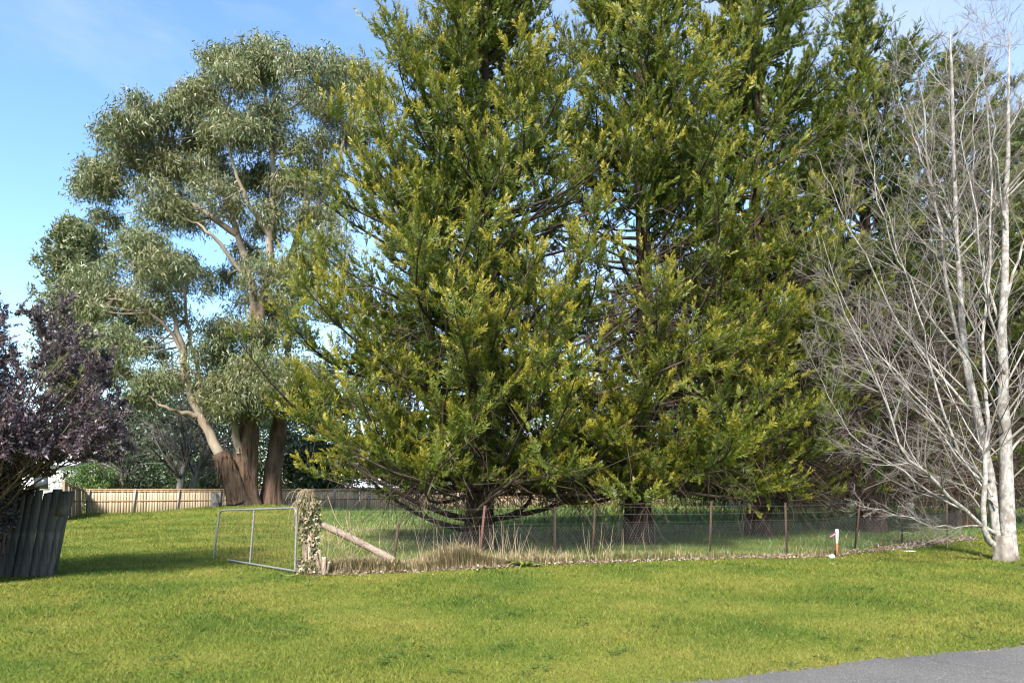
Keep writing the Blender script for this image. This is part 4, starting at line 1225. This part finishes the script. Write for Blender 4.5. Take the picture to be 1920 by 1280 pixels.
def strap_plant():
    rng = np.random.default_rng(2)
    x = (985 - 960) / F * 13.7
    y = 13.55
    root = thing('strap_leaf_plant', 'bright green strap-leaved clump in the dead grass below the fence', 'plant', (x, y, float(ground_z(x, y))))
    n = 34
    for k in range(n):
        a = rng.random() * 6.28; L = 0.30 + 0.30 * rng.random(); w = 0.022
        s = np.linspace(0, 1, 6)
        c = np.stack([np.cos(a) * L * s, np.sin(a) * L * s * 0.7, L * (0.75 * s - 0.75 * s ** 2 * (0.6 + 0.5 * rng.random()))], 1)
        sd = np.array([-math.sin(a), math.cos(a), 0]) * w
        wd = np.sin(np.clip(s * 0.9 + 0.12, 0, 1) * 3.1)[:, None]
        V = np.empty((12, 3)); V[0::2] = c - sd * wd; V[1::2] = c + sd * wd
        j = np.arange(5) * 2
        g = Geo(); g.add(V, np.stack([j, j + 1, j + 3, j + 2], 1), rng.random(), 0.7 * (rng.random() < 0.25))
        g.obj('leaf', M['strap'], root)
strap_plant()

def survey_stake():
    x, y = 7.13, 15.22
    z = float(ground_z(x, y))
    root = thing('survey_stake', 'brown survey stake with white painted top and pink ribbon', 'stake', (x, y, z))
    g = Geo(); g.box((0, 0, 0.14), (0.042, 0.042, 0.32)); g.obj('peg', M['stake'], root)
    g = Geo(); g.box((0, 0, 0.46), (0.046, 0.046, 0.32)); g.obj('painted_top', M['white_paint'], root)
    g = Geo()
    for k in range(3): g.box((0.002, -0.0255, 0.40 + 0.05 * k), (0.008 + 0.008 * (k % 2), 0.003, 0.032))
    g.obj('lettering', M['black_paint'], root)
    g = Geo()
    V = [(-0.02, -0.028, 0.58), (-0.02, -0.028, 0.53), (-0.07, -0.045, 0.535), (-0.075, -0.04, 0.495), (-0.12, -0.03, 0.49), (-0.13, -0.04, 0.462), (-0.16, -0.035, 0.46), (-0.16, -0.03, 0.45)]
    g.add(V, [(0, 1, 3, 2), (2, 3, 5, 4), (4, 5, 7, 6)])
    g.add(np.array(V) + np.array([0, 0.006, 0]), [(0, 2, 3, 1), (2, 4, 5, 3), (4, 6, 7, 5)])
    g.obj('ribbon', M['pink'], root)
survey_stake()

def stone(name, label, x, y, s, seed, mat='stone'):
    rng = np.random.default_rng(seed)
    import bmesh
    bm = bmesh.new(); bmesh.ops.create_icosphere(bm, subdivisions=2, radius=1.0)
    for v in bm.verts:
        f = 1 + 0.18 * math.sin(v.co.x * 3 + seed) + 0.12 * math.sin(v.co.y * 5 + v.co.z * 3)
        v.co = Vector((v.co.x * s[0] * f, v.co.y * s[1] * f, max(v.co.z * s[2] * f, -s[2] * 0.6)))
    me = bpy.data.meshes.new(name); bm.to_mesh(me); bm.free()
    o = link(name, me, M[mat]); o.location = (x, y, float(ground_z(x, y)) + s[2] * 0.5)
    tag(o, label, 'stone')
stone('white_stone', 'small white stone beside the pink ribboned survey stake', 6.99, 15.16, (0.075, 0.06, 0.05), 1)
stone('flat_stone', 'flat pale stone lying on the lawn between stake and birch', 9.35, 16.3, (0.13, 0.07, 0.02), 4)
stone('leaning_rock', 'grey boulder leaning at the left foot of the gum tree', -15.35, 36.0, (0.30, 0.3, 0.48), 9, 'rock')

# ------------------------------------------------------------------ background trees, shrubs and houses beyond the paling fence
def bush(name, label, cat, px, D, top_py, half_px, seed, mat='hedge', nclump=40, leaves=240, leaf=(0.16, 0.07), base_z=-0.2, trunk=True, group=None, cone=False):
    rng = np.random.default_rng(seed)
    x = (px - 960) / F * D
    H = EYE + (HOR - top_py) / F * D - base_z
    Rr = half_px / F * D
    root = thing(name, label, cat, (x, D, base_z), group)
    q = rng.random(nclump)
    zc = H * (0.12 + 0.84 * q)
    pr = (1 - zc / H) * 0.95 + 0.08 if cone else np.sqrt(np.clip(1 - ((zc - 0.45 * H) / (0.57 * H)) ** 2, 0.05, 1))
    a = rng.random(nclump) * 6.28
    rad = Rr * pr * np.sqrt(rng.random(nclump))
    C = np.stack([rad * np.cos(a), rad * np.sin(a), zc], 1)
    g = Geo(); gt = Geo()
    s = np.linspace(0, 1, 5)
    P = np.zeros((nclump, 5, 3))
    P[:, :, 0:2] = C[:, None, 0:2] * (s ** 1.4)[None, :, None]
    P[:, :, 2] = C[:, 2:3] * (0.25 + 0.75 * s)[None]
    gt.tubes(P, (0.05 * (1 - 0.8 * s))[None], 4, rng.random(nclump))
    if trunk:
        gt.tubes(np.array([[0, 0, -0.3], [0.05, 0, H * 0.3], [0, 0.05, H * 0.8]]), np.array([[0.22, 0.16, 0.04]]) * min(1.5, H / 6), 8)
    gt.obj('trunk', M['conifer_branch'], root)
    i = np.repeat(np.arange(nclump), leaves); k = len(i)
    cs = Rr * 0.30
    sub = rng.normal(size=(nclump, 9, 3)) * cs * np.array([1, 1, 0.75])
    p = C[i] + sub[i, rng.integers(0, 9, k)] + rng.normal(size=(k, 3)) * cs * 0.33
    p[:, 2] = np.maximum(p[:, 2], 0.05)
    d = rng.normal(size=(k, 3)) + np.array([0, 0, 0.15])
    tt = rng.random(nclump)[i]
    g.slivers(p, d, leaf[0] * (0.7 + 0.6 * rng.random(k)), leaf[1] * (0.7 + 0.6 * rng.random(k)), rng, np.clip(0.6 * rng.random(k) + 0.4 * tt, 0, 1), (rng.random(k) < 0.08) * 0.7)
    g.obj('crown', M[mat], root)

bush('evergreen_tree', 'dark evergreen tree with pointed top far left behind the gum', 'tree', 140, 58, 400, 52, 101, 'gum_leaf', 110, 300, (0.42, 0.16))
bush('evergreen_tree', 'dark evergreen tree filling the gap behind the gum trunks', 'tree', 400, 60, 720, 130, 102, 'hedge', 70, 260, (0.40, 0.19))
bush('evergreen_tree', 'deep green bushy tree behind the fence between gum and golden conifer', 'tree', 590, 57, 690, 75, 103, 'hedge', 70, 300, (0.36, 0.16))
bush('evergreen_tree', 'green tree beyond the fence just left of the gum trunks', 'tree', 280, 62, 740, 80, 104, 'hedge', 60, 260, (0.40, 0.19))
bush('garden_shrub', 'yellowish green shrub over the fence corner beside the white house', 'shrub', 170, 47, 870, 40, 105, 'paddock', 30, 240, (0.16, 0.08), trunk=False)
bush('garden_shrub', 'low dark green shrub above the fence left of the grey trunks', 'shrub', 255, 50, 862, 50, 106, 'hedge', 34, 240, (0.18, 0.09), trunk=False)
bush('garden_shrub', 'dark green shrub behind the fence between grey trunks and gum', 'shrub', 385, 52, 855, 55, 107, 'hedge', 34, 240, (0.18, 0.09), trunk=False)
bush('hedge_tree', 'dark tree behind the third conifer at the paddock back', 'tree', 1500, 50, 560, 150, 108, 'hedge', 80, 420, (0.40, 0.19))
bush('hedge_tree', 'dark tree deep behind the birch and conifers', 'tree', 1740, 52, 520, 150, 109, 'hedge', 80, 420, (0.40, 0.19))
bush('hedge_tree', 'dark tree at the far right behind the birch', 'tree', 1960, 50, 480, 140, 110, 'hedge', 80, 420, (0.40, 0.19))

def bare_tree(label, px, D, top, seed, lean):
    rng = np.random.default_rng(seed)
    b = at(px, 950, D); b[2] = -0.2
    root = thing('bare_tree', label, 'tree', tuple(b), 'grey bare trees behind the paling fence')
    H = EYE + (HOR - top) / F * D + 0.2
    P = poly([[0, 0, -0.2], [lean * 0.25, 0, H * 0.3], [lean * 0.7, 0.1, H * 0.6], [lean, 0.1, H]], 12)
    r = np.linspace(0.30, 0.06, 12)
    g = Geo(); g.tubes(P, r[None], 10); g.obj('trunk', M['grey_bark'], root, smooth=True)
    g = Geo()
    B, BR = spawn(P[None], r[None], 26, 0.3, 1.0, 0.9, 0.55, 0.05, rng, 6, 0.18, 0.5)
    g.tubes(B, np.minimum(BR, 0.07), 5, rng.random(len(B)))
    B2, BR2 = spawn(B, np.minimum(BR, 0.07), 9, 0.2, 1.0, 0.8, 0.5, 0.0, rng, 5, 0.2, 0.5)
    g.tubes(B2, np.maximum(BR2, 0.008), 3, rng.random(len(B2)))
    B3, BR3 = spawn(B2, BR2, 4, 0.2, 1.0, 0.8, 0.5, -0.05, rng, 4, 0.2, 0.6)
    g.tubes(B3, np.maximum(BR3, 0.006), 3, rng.random(len(B3)))
    g.obj('twigs', M['grey_twig'], root, kind='stuff')
bare_tree('grey bare tree trunk left of the pair behind the paling fence', 333, 47, 770, 5, 1.0)
bare_tree('grey bare tree trunk leaning right, nearer the gum, behind the paling fence', 352, 48, 760, 6, 2.0)
bare_tree('bare twiggy grey tree over the fence near the yellowish shrub', 235, 49, 800, 7, -0.4)

def house(label, x0, x1, y0, y1, wall_h, ridge_h, z0):
    root = thing('house', label, 'house', ((x0 + x1) / 2, (y0 + y1) / 2, z0))
    w, d = x1 - x0, y1 - y0
    g = Geo()
    n = int(wall_h / 0.18)
    for k in range(n):              # lapped weatherboards
        g.box((0, 0, (k + 0.5) * wall_h / n), (w - 0.02 * (k % 2), d - 0.02 * (k % 2), wall_h / n))
    g.obj('wall', M['house_wall'], root)
    g = Geo(); e = 0.5
    V = np.array([(-w / 2 - e, -d / 2 - e, wall_h), (w / 2 + e, -d / 2 - e, wall_h), (w / 2 + e, d / 2 + e, wall_h), (-w / 2 - e, d / 2 + e, wall_h), (-w / 2 - e, 0, ridge_h), (w / 2 + e, 0, ridge_h)])
    g.add(V + np.array([0, 0, 0.02]), [(0, 1, 5, 4), (2, 3, 4, 5)])
    g.add(V[[0, 4, 3]] + np.array([0, 0, 0.02]), [(0, 1, 2)]); g.add(V[[1, 2, 5]] + np.array([0, 0, 0.02]), [(0, 1, 2)])
    g.obj('roof', M['house_roof'], root)
    for k in range(2):
        g = Geo(); g.box((-w / 4 + k * w / 2, -d / 2 - 0.03, wall_h * 0.58), (1.3, 0.06, 1.1)); wi = g.obj('window', M['white_paint'], root)
        g = Geo(); g.box((-w / 4 + k * w / 2, -d / 2 - 0.065, wall_h * 0.58), (1.14, 0.012, 0.94)); g.obj('pane', M['glass'], wi)
house('white weatherboard house beyond the fence behind the purple shrub', -44.0, -34.2, 54.0, 62.0, 3.2, 4.9, -0.2)
house('low pale roofed house beyond the fence behind the golden conifer', -17.5, -6.0, 72.0, 80.0, 1.75, 2.55, -0.6)
